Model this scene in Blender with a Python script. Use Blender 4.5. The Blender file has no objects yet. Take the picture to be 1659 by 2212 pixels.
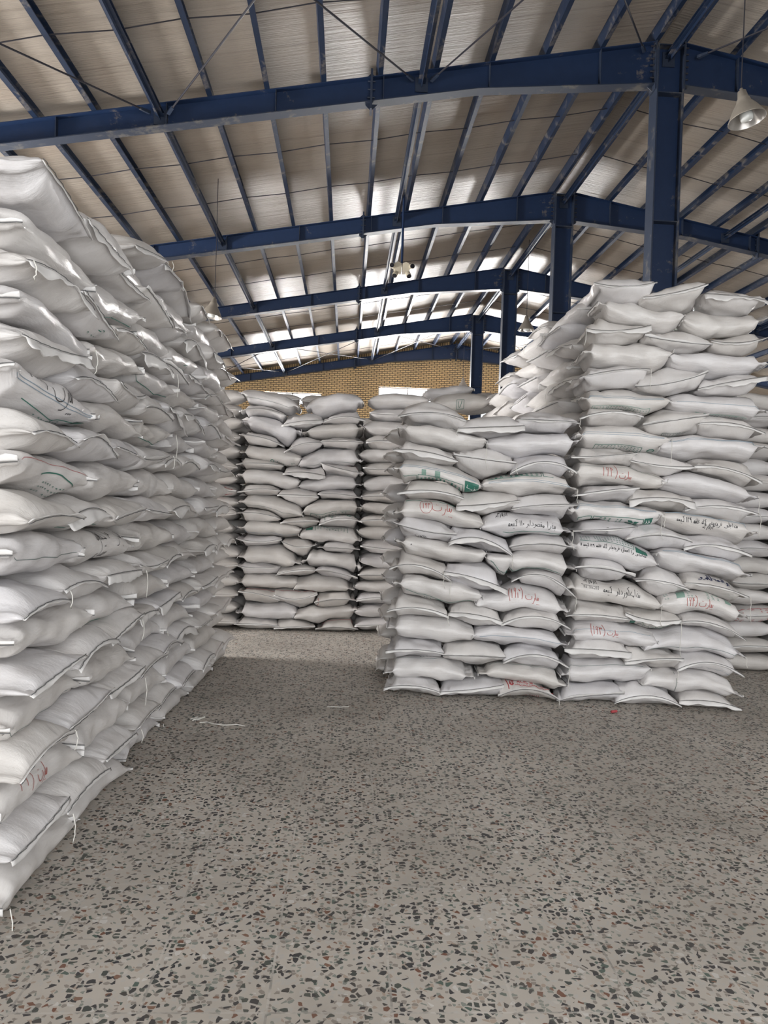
import bpy, math, random, re
import numpy as np
from mathutils import Vector, Matrix
S = bpy.context.scene
COL = S.collection
R = math.radians

# ------------------------------------------------------------------ camera
FPX, YAW, PITCH, ROLL, EYE = 1639.5, 0.0498, -0.0136, 0.0321, 1.63
_fw = Vector((math.sin(YAW)*math.cos(PITCH), math.cos(YAW)*math.cos(PITCH), math.sin(PITCH)))
_r0 = Vector((math.cos(YAW), -math.sin(YAW), 0)); _u0 = _r0.cross(_fw)
_r = _r0*math.cos(ROLL) + _u0*math.sin(ROLL); _u = _u0*math.cos(ROLL) - _r0*math.sin(ROLL)
cam = bpy.data.cameras.new('camera'); cam.sensor_fit = 'VERTICAL'; cam.sensor_height = 32.0
cam.lens = FPX*32.0/2212.0; cam.clip_start = 0.05; cam.clip_end = 200
co = bpy.data.objects.new('camera', cam); COL.objects.link(co)
_m = Matrix((_r, _u, -_fw)).transposed().to_4x4(); _m.translation = (0, 0, EYE)
co.matrix_world = _m
S.camera = co

# ------------------------------------------------------------------ sky, lights, exposure
S.view_settings.view_transform = 'Standard'; S.view_settings.look = 'None'
S.view_settings.gamma = 1.0; S.view_settings.use_curve_mapping = False
S.view_settings.exposure = -0.5
S.cycles.max_bounces = 8; S.cycles.diffuse_bounces = 5; S.cycles.glossy_bounces = 3
S.cycles.sample_clamp_indirect = 6.0
w = bpy.data.worlds.new('daylight'); S.world = w; w.use_nodes = True
w.node_tree.nodes['Background'].inputs[0].default_value = (0.93, 0.97, 1.0, 1)
w.node_tree.nodes['Background'].inputs[1].default_value = 3.0

def daylight(name, loc, aim, sx, sy, power, color=(1, .98, .96)):
    l = bpy.data.lights.new(name, 'AREA'); l.shape = 'RECTANGLE'; l.size = sx; l.size_y = sy
    l.energy = power; l.color = color
    o = bpy.data.objects.new(name, l); COL.objects.link(o); o.location = loc
    d = Vector(aim)
    o.rotation_euler = d.to_track_quat('-Z', 'Z' if abs(d.z) < .9 else 'Y').to_euler()
    return o
# daylight through doors, gable windows and added side windows (each lamp stands just outside its opening)
daylight('daylight_front_door', (2.0, -2.9, 2.5), (0, 1, -.32), 9.0, 5.0, 580)
daylight('daylight_side_door', (-10.3, 8.75, 2.2), (1, 0, -0.4), 2.0, 3.8, 4800)
daylight('daylight_added_left_windows', (-10.4, 20.5, 4.2), (1, 0, 0.4), 18.0, 1.0, 3300)  # these windows are unseen, added for general brightness
daylight('daylight_added_right_windows', (18.8, 20.5, 4.2), (-1, 0, 0.4), 18.0, 1.0, 3300)  # unseen windows too, added to brighten the far roof
daylight('daylight_back_windows', (2.3, 31.2, 5.4), (0, -1, 0.6), 12.0, 1.2, 11000)

# ------------------------------------------------------------------ helpers
def mesh_obj(name, V, F, mat, parent=None, loc=(0, 0, 0), smooth=False):
    me = bpy.data.meshes.new(name); me.from_pydata([tuple(v) for v in V], [], [tuple(f) for f in F])
    if smooth: me.polygons.foreach_set('use_smooth', [True]*len(me.polygons))
    me.update()
    if mat: me.materials.append(mat)
    o = bpy.data.objects.new(name, me); COL.objects.link(o)
    if parent is not None: o.parent = parent
    o.location = loc
    return o
class MB:
    def __init__(s): s.V = []; s.F = []
    def add(s, V, F):
        n = len(s.V); s.V += [tuple(map(float, v)) for v in V]; s.F += [tuple(i+n for i in f) for f in F]
    def hexa(s, p):   # 8 points: bottom ring, top ring
        s.add(p, [(3, 2, 1, 0), (4, 5, 6, 7), (0, 1, 5, 4), (1, 2, 6, 5), (2, 3, 7, 6), (3, 0, 4, 7)])
    def box(s, x0, x1, y0, y1, z0, z1):
        s.hexa([(x0, y0, z0), (x1, y0, z0), (x1, y1, z0), (x0, y1, z0), (x0, y0, z1), (x1, y0, z1), (x1, y1, z1), (x0, y1, z1)])
    def slab(s, pts, y0, y1):   # polygon in XZ extruded along Y
        n = len(pts)
        s.add([(x, y0, z) for x, z in pts]+[(x, y1, z) for x, z in pts],
              [tuple(range(n)), tuple(range(2*n-1, n-1, -1))]+[(i, i+n, (i+1) % n+n, (i+1) % n) for i in range(n)])
    def tube(s, P, r, n=6, cap=True):
        P = [Vector(p) for p in P]; rings = []; k0 = len(s.V); up = None
        for i, p in enumerate(P):
            t = (P[min(i+1, len(P)-1)]-P[max(i-1, 0)]).normalized()
            if up is None: up = t.orthogonal().normalized()
            up = (up-t*up.dot(t)).normalized(); b = t.cross(up)
            rr = r[i] if isinstance(r, (list, tuple)) else r
            rings.append([p+(up*math.cos(2*math.pi*j/n)+b*math.sin(2*math.pi*j/n))*rr for j in range(n)])
        V = [v for q in rings for v in q]; F = []
        for i in range(len(P)-1):
            for j in range(n): F.append((i*n+j, i*n+(j+1) % n, (i+1)*n+(j+1) % n, (i+1)*n+j))
        if cap: F += [tuple(range(n-1, -1, -1)), tuple((len(P)-1)*n+j for j in range(n))]
        s.add(V, F)
    def lathe(s, prof, c, n=28):   # profile (r,z) about vertical axis at c
        V = [(c[0]+r*math.cos(2*math.pi*j/n), c[1]+r*math.sin(2*math.pi*j/n), c[2]+z) for r, z in prof for j in range(n)]
        F = [(i*n+j, i*n+(j+1) % n, (i+1)*n+(j+1) % n, (i+1)*n+j) for i in range(len(prof)-1) for j in range(n)]
        s.add(V, F)
    def build(s, name, mat, parent=None, loc=(0, 0, 0), smooth=False):
        L = Vector(loc)
        return mesh_obj(name, [Vector(v)-L for v in s.V] if L.length else s.V, s.F, mat, parent, loc, smooth)
def tag(o, label=None, cat=None, group=None, kind=None):
    if label: o['label'] = label
    if cat: o['category'] = cat
    if group: o['group'] = group
    if kind: o['kind'] = kind
    return o
def empty(name, loc=(0, 0, 0)):
    o = bpy.data.objects.new(name, None); COL.objects.link(o); o.location = loc; o.empty_display_size = .2; return o
def struct(o): o['kind'] = 'structure'; return o
ORD = ('zeroth first second third fourth fifth sixth seventh eighth ninth tenth eleventh twelfth thirteenth fourteenth fifteenth '
       'sixteenth seventeenth eighteenth nineteenth twentieth twenty-first twenty-second').split()

# ------------------------------------------------------------------ materials
class NT:
    def __init__(s, name):
        s.m = bpy.data.materials.new(name); s.m.use_nodes = True; s.t = s.m.node_tree; s.n = s.t.nodes
        s.b = s.n['Principled BSDF']
    def node(s, typ, **k):
        n = s.n.new(typ)
        for a, v in k.items():
            if a.startswith('_'): n.inputs[a[1:].replace('__', ' ')].default_value = v
            else: setattr(n, a, v)
        return n
    def link(s, a, b): s.t.links.new(a, b)
    def coord(s, kind='Object', scale=(1, 1, 1)):
        c = s.node('ShaderNodeTexCoord'); m = s.node('ShaderNodeMapping'); m.inputs['Scale'].default_value = scale
        s.link(c.outputs[kind], m.inputs['Vector']); return m.outputs[0]
    def noise(s, vec, scale, detail=3, rough=.55):
        n = s.node('ShaderNodeTexNoise'); n.inputs['Scale'].default_value = scale; n.inputs['Detail'].default_value = detail
        n.inputs['Roughness'].default_value = rough; s.link(vec, n.inputs['Vector']); return n.outputs['Fac']
    def ramp(s, fac, stops):
        r = s.node('ShaderNodeValToRGB'); e = r.color_ramp.elements
        while len(e) < len(stops): e.new(.5)
        for i, (p, c) in enumerate(stops):
            e[i].position = p; e[i].color = (*c, 1) if len(c) == 3 else c
        s.link(fac, r.inputs[0]); return r.outputs[0]
    def mix(s, fac, a, b, mode='MIX'):
        m = s.node('ShaderNodeMix', data_type='RGBA', blend_type=mode)
        for v, i in ((fac, 0), (a, 6), (b, 7)):
            if hasattr(v, 'links') or hasattr(v, 'is_linked'): s.link(v, m.inputs[i])
            else: m.inputs[i].default_value = v if i == 0 else (*v, 1)
        return m.outputs[2]
    def math(s, op, a, b=None, c=None):
        m = s.node('ShaderNodeMath', operation=op)
        for i, v in enumerate((a, b, c)):
            if v is None: continue
            if hasattr(v, 'is_linked'): s.link(v, m.inputs[i])
            else: m.inputs[i].default_value = v
        return m.outputs[0]
    def bump(s, h, strength, dist):
        b = s.node('ShaderNodeBump'); b.inputs['Strength'].default_value = strength; b.inputs['Distance'].default_value = dist
        s.link(h, b.inputs['Height']); return b
    def set(s, color=None, rough=None, metal=None, spec=None, normal=None):
        for key, v in (('Base Color', color), ('Roughness', rough), ('Metallic', metal), ('Specular IOR Level', spec), ('Normal', normal)):
            if v is None: continue
            if hasattr(v, 'is_linked'): s.link(v, s.b.inputs[key])
            else: s.b.inputs[key].default_value = (*v, 1) if key == 'Base Color' else v
        return s.m
def plain(name, color, rough=.6, metal=0, spec=.4):
    t = NT(name); v = t.noise(t.coord(), 9, 3)
    c = t.mix(v, tuple(x*.82 for x in color), tuple(min(1, x*1.15) for x in color))
    return t.set(c, rough, metal, spec)

def mat_sack(name, base, rough, dust):
    t = NT(name); v = t.coord('Object')
    oi = t.node('ShaderNodeObjectInfo')
    off = t.node('ShaderNodeVectorMath', operation='ADD'); t.link(v, off.inputs[0])
    sc = t.node('ShaderNodeVectorMath', operation='SCALE'); sc.inputs[0].default_value = (37, 17, 29); t.link(oi.outputs['Random'], sc.inputs['Scale'])
    t.link(sc.outputs[0], off.inputs[1]); v = off.outputs[0]
    n1 = t.noise(v, 5.5, 5, .6); n2 = t.noise(v, 60, 3, .7)
    f = t.ramp(n1, [(.35, (0, 0, 0)), (.75, (1, 1, 1))])
    c = t.mix(f, base, dust)
    g = t.ramp(n2, [(.62, (0, 0, 0)), (.78, (1, 1, 1))])
    c = t.mix(t.math('MULTIPLY', g, .25), c, (.36, .32, .27))
    hv = t.ramp(oi.outputs['Random'], [(0, (.90, .89, .87)), (.5, (1, 1, 1)), (1, (.95, .96, 1.0))])
    c = t.mix(1.0, c, hv, 'MULTIPLY')
    # woven tape + crumpled film
    uv = t.coord('UV')
    wv = t.node('ShaderNodeTexWave', wave_type='BANDS', bands_direction='X'); wv.inputs['Scale'].default_value = 90; t.link(uv, wv.inputs['Vector'])
    wu = t.node('ShaderNodeTexWave', wave_type='BANDS', bands_direction='Y'); wu.inputs['Scale'].default_value = 90; t.link(uv, wu.inputs['Vector'])
    weave = t.math('ADD', wv.outputs['Fac'], wu.outputs['Fac'])
    ms = t.node('ShaderNodeMapping'); ms.inputs['Scale'].default_value = (7, 20, 1); t.link(uv, ms.inputs['Vector'])
    ad = t.node('ShaderNodeVectorMath', operation='ADD'); t.link(ms.outputs[0], ad.inputs[0]); t.link(sc.outputs[0], ad.inputs[1])
    cr = t.noise(ad.outputs[0], 1.0, 4, .6)
    b1 = t.bump(cr, .55, .013)
    b2 = t.bump(weave, .10, .0015); t.link(b1.outputs[0], b2.inputs['Normal'])
    rr = t.math('MULTIPLY_ADD', n1, .18, rough-.08)
    return t.set(c, rr, 0, .5, b2.outputs[0])
M = {}
M['sack'] = mat_sack('woven_white_plastic', (.73, .715, .71), .34, (.64, .615, .60))
M['hem'] = plain('folded_sack_hem', (.74, .73, .725), .5)
M['stitch'] = plain('dark_stitching', (.12, .125, .13), .8)
M['string'] = plain('white_twine', (.72, .71, .67), .8)
M['green'] = plain('green_ink', (.035, .16, .12), .5)
M['palegreen'] = plain('faded_green_ink', (.22, .34, .29), .5)
M['black'] = plain('black_marker', (.035, .035, .04), .5)
M['navy'] = plain('navy_marker', (.02, .03, .09), .5)
M['red'] = plain('red_marker', (.42, .10, .09), .55)
M['redprint'] = plain('red_ink', (.42, .07, .08), .55)
M['bluestripe'] = plain('blue_woven_line', (.20, .29, .37), .5)
M['thinline'] = plain('grey_green_line', (.10, .15, .14), .5)

def mat_steel(name, base, dirt, amount):
    t = NT(name); v = t.coord('Object')
    n = t.noise(v, 1.7, 6, .65); n2 = t.noise(v, 9, 5, .7)
    f = t.ramp(t.math('MULTIPLY', n, t.math('ADD', n2, .45)), [(amount, (0, 0, 0)), (amount+.12, (1, 1, 1))])
    sh = t.mix(n2, tuple(x*.75 for x in base), tuple(x*1.2 for x in base))
    c = t.mix(t.math('MULTIPLY', f, .7), sh, dirt)
    return t.set(c, t.math('MULTIPLY_ADD', n2, .25, .38), 0, .4)
M['steel'] = mat_steel('blue_paint', (.012, .030, .084), (.22, .19, .15), .60)
M['flange'] = mat_steel('dusty_blue_paint', (.028, .040, .070), (.15, .14, .125), .52)
M['purlin'] = mat_steel('purlin_blue_paint', (.014, .028, .065), (.20, .18, .16), .52)
M['rod'] = plain('dark_steel_rod', (.03, .03, .04), .5)
M['lampmetal'] = plain('dull_lamp_metal', (.36, .325, .28), .45, .2)
M['reflector'] = plain('lamp_reflector', (.50, .48, .46), .3, .6)
M['lampglass'] = plain('frosted_bulb', (.78, .80, .78), .2)
M['beige'] = plain('beige_housing', (.62, .56, .44), .5)
M['lens'] = plain('dark_lens', (.02, .02, .025), .2)
M['frame'] = plain('window_frame_paint', (.55, .57, .6), .4)

def mat_roof():
    t = NT('roof_insulation'); v = t.coord('Object')
    big = t.noise(t.coord('Object', (.5, 1.3, 1)), 1.3, 4)
    c = t.mix(big, (.29, .25, .21), (.48, .43, .375))
    # seams of the blanket every 1.2 m along the hall
    sx = t.node('ShaderNodeSeparateXYZ'); t.link(v, sx.inputs[0])
    wob = t.math('MULTIPLY_ADD', t.noise(v, .9, 3), .12, sx.outputs['Y'])
    m = t.math('PINGPONG', wob, .6)
    seam = t.ramp(m, [(0, (1, 1, 1)), (.03, (0, 0, 0))])
    c = t.mix(t.math('MULTIPLY', seam, .38), c, (.20, .17, .14))
    st = t.noise(t.coord('Object', (.35, 9, 1)), 1.6, 5, .7)
    stain = t.ramp(t.noise(v, .55, 5, .6), [(.52, (0, 0, 0)), (.74, (1, 1, 1))])
    c = t.mix(t.math('MULTIPLY', stain, .35), c, (.36, .27, .20))
    fine = t.noise(t.coord('Object', (.8, 42, 1)), 1.0, 3, .6)
    b1 = t.bump(t.math('ADD', st, t.math('MULTIPLY', fine, .35)), .8, .05)
    return t.set(c, .42, 0, .35, b1.outputs[0])
M['roof'] = mat_roof()

def mat_brick(name, scale, soldier=False):
    t = NT(name); c = t.node('ShaderNodeTexCoord'); sx = t.node('ShaderNodeSeparateXYZ'); t.link(c.outputs['Object'], sx.inputs[0])
    cb = t.node('ShaderNodeCombineXYZ'); t.link(sx.outputs['X'], cb.inputs[0]); t.link(sx.outputs['Z'], cb.inputs[1])
    b = t.node('ShaderNodeTexBrick'); t.link(cb.outputs[0], b.inputs['Vector'])
    b.inputs['Scale'].default_value = 1; b.inputs['Brick Width'].default_value = .21 if not soldier else .095
    b.inputs['Row Height'].default_value = .076 if not soldier else 3.0
    b.inputs['Mortar Size'].default_value = .014; b.inputs['Mortar Smooth'].default_value = .1
    b.inputs['Color1'].default_value = (.86, .62, .30, 1); b.inputs['Color2'].default_value = (.74, .52, .26, 1)
    b.inputs['Mortar'].default_value = (.06, .042, .03, 1)
    n = t.noise(c.outputs['Object'], 1.2, 4)
    col = t.mix(t.math('MULTIPLY', n, .35), b.outputs['Color'], (.55, .40, .28))
    bp = t.bump(t.math('SUBTRACT', 1, b.outputs['Fac']), .5, .01)
    return t.set(col, .85, 0, .2, bp.outputs[0])
M['brick'] = mat_brick('yellow_brick', 1); M['soldier'] = mat_brick('yellow_brick_on_end', 1, True)

def mat_floor():
    t = NT('terrazzo_tiles'); v = t.coord('Object')
    n = t.noise(v, 7, 4); nb = t.noise(v, .8, 5, .6)
    c = t.mix(n, (.47, .43, .385), (.57, .53, .48))
    def chips(c, scale, thr, cols, size, seed):
        mp = t.node('ShaderNodeMapping'); mp.inputs['Location'].default_value = (seed, seed*.7, 0); t.link(v, mp.inputs['Vector'])
        wn = t.node('ShaderNodeTexNoise'); wn.inputs['Scale'].default_value = scale*.9; wn.inputs['Detail'].default_value = 1; t.link(mp.outputs[0], wn.inputs['Vector'])
        sb = t.node('ShaderNodeVectorMath', operation='MULTIPLY_ADD'); sb.inputs[1].default_value = (.5/scale, .5/scale, 0); t.link(wn.outputs['Color'], sb.inputs[0]); t.link(mp.outputs[0], sb.inputs[2])
        vo = t.node('ShaderNodeTexVoronoi', voronoi_dimensions='2D'); vo.inputs['Scale'].default_value = scale; t.link(sb.outputs[0], vo.inputs['Vector'])
        ve = t.node('ShaderNodeTexVoronoi', voronoi_dimensions='2D', feature='DISTANCE_TO_EDGE'); ve.inputs['Scale'].default_value = scale; t.link(sb.outputs[0], ve.inputs['Vector'])
        sp = t.node('ShaderNodeSeparateColor'); t.link(vo.outputs['Color'], sp.inputs[0])
        on = t.math('LESS_THAN', sp.outputs[0], thr)
        lim = t.math('MULTIPLY_ADD', sp.outputs[2], .15, size)
        inside = t.math('GREATER_THAN', ve.outputs['Distance'], lim)
        col = t.ramp(sp.outputs[1], cols); col.node.color_ramp.interpolation = 'CONSTANT'
        return t.mix(t.math('MULTIPLY', on, inside), c, col)
    c = chips(c, 62, .42, [(0, (.50, .48, .45)), (.4, (.30, .27, .24)), (.65, (.26, .28, .25)), (.85, (.42, .34, .28))], .02, 3.1)
    c = chips(c, 40, .34, [(0, (.055, .055, .058)), (.36, (.085, .095, .085)), (.55, (.075, .07, .066)), (.70, (.20, .095, .065)), (.80, (.62, .60, .57)), (.92, (.10, .14, .12))], .10, 0)
    c = chips(c, 45, .15, [(0, (.05, .05, .055)), (.5, (.07, .08, .075)), (.75, (.24, .14, .10)), (.9, (.55, .52, .48))], .10, 7.7)
    # grout lines of the 40 cm tiles
    sx = t.node('ShaderNodeSeparateXYZ'); t.link(v, sx.inputs[0])
    g = None
    for ax, o in (('X', .1974), ('Y', 2.3944)):
        d = t.math('PINGPONG', t.math('SUBTRACT', sx.outputs[ax], o), .2)
        l = t.math('LESS_THAN', d, .0042); g = l if g is None else t.math('MAXIMUM', g, l)
    gn = t.ramp(t.noise(v, 5, 4, .7), [(.38, (.24, .23, .21)), (.54, (.58, .55, .51))])
    c = t.mix(t.math('MULTIPLY', g, .75), c, gn)
    # trodden-in dirt
    d1 = t.ramp(nb, [(.40, (0, 0, 0)), (.68, (1, 1, 1))])
    c = t.mix(t.math('MULTIPLY', d1, .42), c, (.16, .14, .12))
    d2 = t.ramp(t.noise(t.coord('Object', (1, .55, 1)), 2.3, 6, .65), [(.55, (0, 0, 0)), (.72, (1, 1, 1))])
    c = t.mix(t.math('MULTIPLY', d2, .25), c, (.40, .37, .33))
    bp = t.bump(g, .25, .003); bp.invert = True
    return t.set(c, t.math('MULTIPLY_ADD', nb, .25, .42), 0, .35, bp.outputs[0])
M['floor'] = mat_floor()
M['plaster'] = plain('wall_plaster', (.55, .52, .47), .8)
t = NT('window_pane'); tr = t.node('ShaderNodeBsdfTransparent'); gl = t.node('ShaderNodeBsdfGlossy'); gl.inputs['Roughness'].default_value = .05
mx = t.node('ShaderNodeMixShader'); mx.inputs[0].default_value = .06; t.link(tr.outputs[0], mx.inputs[1]); t.link(gl.outputs[0], mx.inputs[2])
t.link(mx.outputs[0], t.n['Material Output'].inputs['Surface']); M['pane'] = t.m

# ------------------------------------------------------------------ the hall
XR, ZR, SL = 4.19, 8.01, 0.1834          # ridge line and roof pitch
XL, XE = -10.0, 18.4                     # eaves
YF, YB = -2.5, 30.5                      # front and back walls
FRAMES = [10.25+5*k for k in range(5)]
PUR = .17                                # purlins stand on the rafters
def ztop(x): return ZR-SL*abs(x-XR)
b = MB(); b.box(XL-.3, XE+.3, YF-.3, YB+.3, -.2, 0); struct(b.build('floor', M['floor']))
for nm, x0 in (('ceiling', XL-.4), ('ceiling', XE+.4)):
    z0, z1 = ztop(x0)+PUR, ZR+PUR
    b = MB(); p = [(x0, z0), (XR, z1), (XR, z1+.06), (x0, z0+.06)]
    if x0 > XR: p = p[::-1]
    b.slab(p, YF-.4, YB+.4); struct(b.build(nm, M['roof']))

def wall_with_holes(name, u0, u1, topf, holes, axis, c0, c1, mat, topbreaks=()):
    """upright wall; holes = (ua, ub, za, zb); axis 'X' runs along X between Y=c0..c1, 'Y' along Y between X=c0..c1"""
    b = MB(); br = sorted({u0, u1, *topbreaks, *[h[0] for h in holes], *[h[1] for h in holes]})
    for a, e in zip(br, br[1:]):
        segs = [(-.05, None)]
        for h in sorted([h for h in holes if h[0] <= a+1e-6 and h[1] >= e-1e-6], key=lambda h: h[2]):
            lo, _ = segs.pop(); segs += [(lo, h[2]), (h[3], None)]
        for lo, hi in segs:
            za, zb = (topf(a), topf(e)) if hi is None else (hi, hi)
            if hi is not None and hi <= lo: continue
            P = [(a, lo), (e, lo), (e, zb), (a, za)]
            if axis == 'X': b.slab(P, c0, c1)
            else: b.add([(c0, u, z) for u, z in P]+[(c1, u, z) for u, z in P], [(3, 2, 1, 0), (4, 5, 6, 7), (0, 1, 5, 4), (1, 2, 6, 5), (2, 3, 7, 6), (3, 0, 4, 7)])
    return struct(b.build(name, mat))
BW = [(1.13, 3.49, 4.9, 6.23), (-3.45, -1.12, 5.4, 5.86), (4.95, 7.3, 4.75, 6.1)]
wall_with_holes('wall_back', XL, XE, lambda x: ztop(x)-.18, BW, 'X', YB-.05, YB+.2, M['brick'], (XR,))
b = MB()
for xa, xb in ((XL, XR), (XR, XE)):
    b.slab([(xa, ztop(xa)-.18), (xb, ztop(xb)-.18), (xb, ztop(xb)+.166), (xa, ztop(xa)+.166)], YB-.06, YB+.2)
struct(b.build('trim_1', M['soldier']))
wall_with_holes('wall_front', XL, XE, lambda x: ztop(x)+.16, [(-2.6, 6.6, 0, 5.3)], 'X', YF-.2, YF, M['plaster'], (XR,))
LW = [(7.8, 9.7, 0, 4.2)]+[(y, y+3.4, 3.7, 4.7) for y in (11, 15.4, 19.8, 24.2)]  # side door, then unseen high windows added to brighten the hall
wall_with_holes('wall_left', YF, YB, lambda y: ztop(XL)+.16, LW, 'Y', XL-.2, XL, M['plaster'])
RW = [(y, y+3.4, 3.7, 4.7) for y in (7, 11, 15.4, 19.8, 24.2)]  # unseen windows on the right, added for light on the far roof
wall_with_holes('wall_right', YF, YB, lambda y: ztop(XE)+.16, RW, 'Y', XE, XE+.2, M['plaster'])
wn = 0
def window(u0, u1, z0, z1, axis, c):
    global wn; wn += 1
    root = struct(empty('window_%d' % wn, (((u0+u1)/2, c, z0) if axis == 'X' else (c, (u0+u1)/2, z0)))); L = root.location
    def bar(b, ua, ub, za, zb):
        if axis == 'X': b.box(ua, ub, c-.03, c+.03, za, zb)
        else: b.box(c-.03, c+.03, ua, ub, za, zb)
    b = MB(); t_ = .045; um = (u0+u1)/2
    for q in ((u0, u1, z0, z0+t_), (u0, u1, z1-t_, z1), (u0, u0+t_, z0, z1), (u1-t_, u1, z0, z1), (um-t_/2, um+t_/2, z0, z1)): bar(b, *q)
    o = b.build('frame', M['frame'], None, L); o.parent = root; o.location = (0, 0, 0)
    b = MB()
    if axis == 'X': b.box(u0, u1, c+.004, c+.008, z0, z1)
    else: b.box(c+.004, c+.008, u0, u1, z0, z1)
    o = b.build('pane', M['pane'], None, L); o.parent = root; o.location = (0, 0, 0)
for h in BW: window(*h, 'X', YB+.08)
for h in LW[1:]: window(*h, 'Y', XL-.1)
for h in RW: window(*h, 'Y', XE+.1)

# ------------------------------------------------------------------ steel frames
def sub(b, name, mat, root, smooth=False):
    o = b.build(name, mat, None, root.location, smooth); o.parent = root; o.location = (0, 0, 0); return o
NEAR = ['nearest', 'second', 'third', 'fourth', 'farthest']
for k, Y in enumerate(FRAMES):
    if k < 4:
        root = tag(empty('steel_column', (XR, Y, 0)), 'dark blue steel column under the roof ridge, %s from the viewer' % (NEAR[k] if k else 'nearest'), 'column', 'blue columns under the ridge', 'thing')
        ht = ZR-.08
        b = MB(); b.box(XR-.17, XR+.17, Y-.008, Y+.008, .02, ht); sub(b, 'web', M['steel'], root)
        for s_ in (-1, 1):
            b = MB(); b.box(XR+s_*.178-.009, XR+s_*.178+.009, Y-.13, Y+.13, .02, ht); sub(b, 'flange', M['flange'], root)
        b = MB(); b.box(XR-.3, XR+.3, Y-.22, Y+.22, 0, .02); sub(b, 'base_plate', M['steel'], root)
        for z in (1.0, 2.6, 4.2, 5.55, 7.28, ht-.01):
            b = MB(); b.box(XR-.169, XR+.169, Y-.12, Y+.12, z-.006, z+.006); sub(b, 'stiffener_plate', M['flange'], root)
    for s_, side in ((-1, 'left'), (1, 'right')):
        end = XL+.25 if s_ < 0 else XE-.25
        X0 = XR+s_*.187 if k < 4 else XR
        root = tag(empty('roof_rafter', (X0, Y, ztop(X0))), ('dark blue steel roof beam sloping %s from the %s column' % (side, NEAR[k] if k else 'nearest')) if k < 4 else
                   'dark blue steel roof beam against the brick gable, sloping %s from the ridge' % side, 'beam', 'blue roof beams', 'thing')
        def dep(x):
            u = abs(x-XR)
            return .56-(u-.2)*.0965 if u < 2.6 else .328-(u-2.6)*.009
        xs = [X0, XR+s_*2.6, end]
        b = MB()
        for a, e in zip(xs, xs[1:]):
            P = [(a, ztop(a)-dep(a)), (e, ztop(e)-dep(e)), (e, ztop(e)), (a, ztop(a))]
            if s_ < 0: P = P[::-1]
            b.slab(P, Y-.006, Y+.006)
        sub(b, 'web', M['steel'], root)
        for nm, off, mt in (('top_flange', lambda x: 0, 'steel'), ('bottom_flange', dep, 'flange')):
            b = MB()
            for a, e in zip(xs, xs[1:]):
                P = [(a, ztop(a)-off(a)-.012), (e, ztop(e)-off(e)-.012), (e, ztop(e)-off(e)), (a, ztop(a)-off(a))]
                if s_ < 0: P = P[::-1]
                b.slab(P, Y-.095, Y+.095)
            sub(b, nm, M[mt], root)
        xsti = [.95]+[2.45+1.42*i for i in range(7)]
        for u in xsti:
            x = XR+s_*u
            if abs(x-end) < .3 or (s_ < 0 and x < end) or (s_ > 0 and x > end): continue
            b = MB(); b.box(x-.005, x+.005, Y-.088, Y+.088, ztop(x)-dep(x), ztop(x)-.012); sub(b, 'stiffener', M['flange'], root)
        # bolted end plate with its ribs, and the splice plate
        b = MB(); b.box(min(X0, X0+s_*.02), max(X0, X0+s_*.02), Y-.11, Y+.11, ztop(X0)-dep(X0)-.09, ztop(X0)+.05); sub(b, 'end_plate', M['flange'], root)
        for i in range(6):
            z = ztop(X0)-.06-i*.085
            for q in ((-1, 1) if k < 2 else (-1,)):
                b = MB(); b.tube([(X0-s_*.02, Y+q*.065, z), (X0+s_*.075, Y+q*.065, z)], .011, 6)
                sub(b, 'bolt', M['rod'], root)
        b = MB(); x = XR+s_*.03+s_*.16
        b.slab([(x, ztop(x)-dep(x)-.09), (x+s_*.12, ztop(x)-dep(x)+.01), (x, ztop(x)-dep(x)+.01)][::s_], Y-.006, Y+.006); sub(b, 'gusset', M['flange'], root)
        xs2 = XR+s_*4.03
        b = MB(); zt, zb = ztop(xs2), ztop(xs2)-dep(xs2)
        b.box(xs2-.014, xs2+.014, Y-.10, Y+.10, zb-.11, zt+.10); sub(b, 'splice_plate', M['flange'], root)
        b = MB()
        for q in (-1, 1):
            b.slab([(xs2, zt), (xs2+q*.09, zt), (xs2, zt+.09)][::q], Y-.005, Y+.005)
            b.slab([(xs2, zb-.012), (xs2, zb-.1), (xs2+q*.09, zb-.012)][::q], Y-.005, Y+.005)
            for i in range(3):
                z = zb+.05+i*(zt-zb-.1)/2
                b.tube([(xs2-.05, Y+q*.055, z), (xs2+.05, Y+q*.055, z)], .011, 6)
        sub(b, 'splice_rib', M['flange'], root)

# purlins: C channels running the length of the hall
px_list = [3.97-.745*i for i in range(13)]
for s_, side in ((-1, 'left'), (1, 'right')):
    for i, x in enumerate(px_list):
        X = x if s_ < 0 else 2*XR-x
        z0 = ztop(X)+.002; y0, y1 = YF+.05, YB-.1; h, fl, tk = .162, .062, .004
        o = -s_      # the open side of the channel faces the ridge
        b = MB()
        b.box(X-tk/2, X+tk/2, y0, y1, z0, z0+h)
        b.box(min(X, X+o*fl), max(X, X+o*fl), y0, y1, z0, z0+tk); b.box(min(X, X+o*fl), max(X, X+o*fl), y0, y1, z0+h-tk, z0+h)
        b.box(X+o*fl-tk/2, X+o*fl+tk/2, y0, y1, z0, z0+.018)
        m = MB(); 
        c, s2 = math.cos(math.atan(SL)), math.sin(math.atan(SL))*(-s_)
        m.add([(X+(vx-X)*c-(vz-z0)*s2, vy, z0+(vx-X)*s2+(vz-z0)*c) for vx, vy, vz in b.V], b.F)
        tag(m.build('roof_purlin', M['purlin'], None, (X, 10, z0)), 'dark blue steel purlin along the roof, %s down the %s slope from the ridge' % (ORD[i+1], side), 'purlin', 'purlins under the roof', 'thing')
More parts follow.
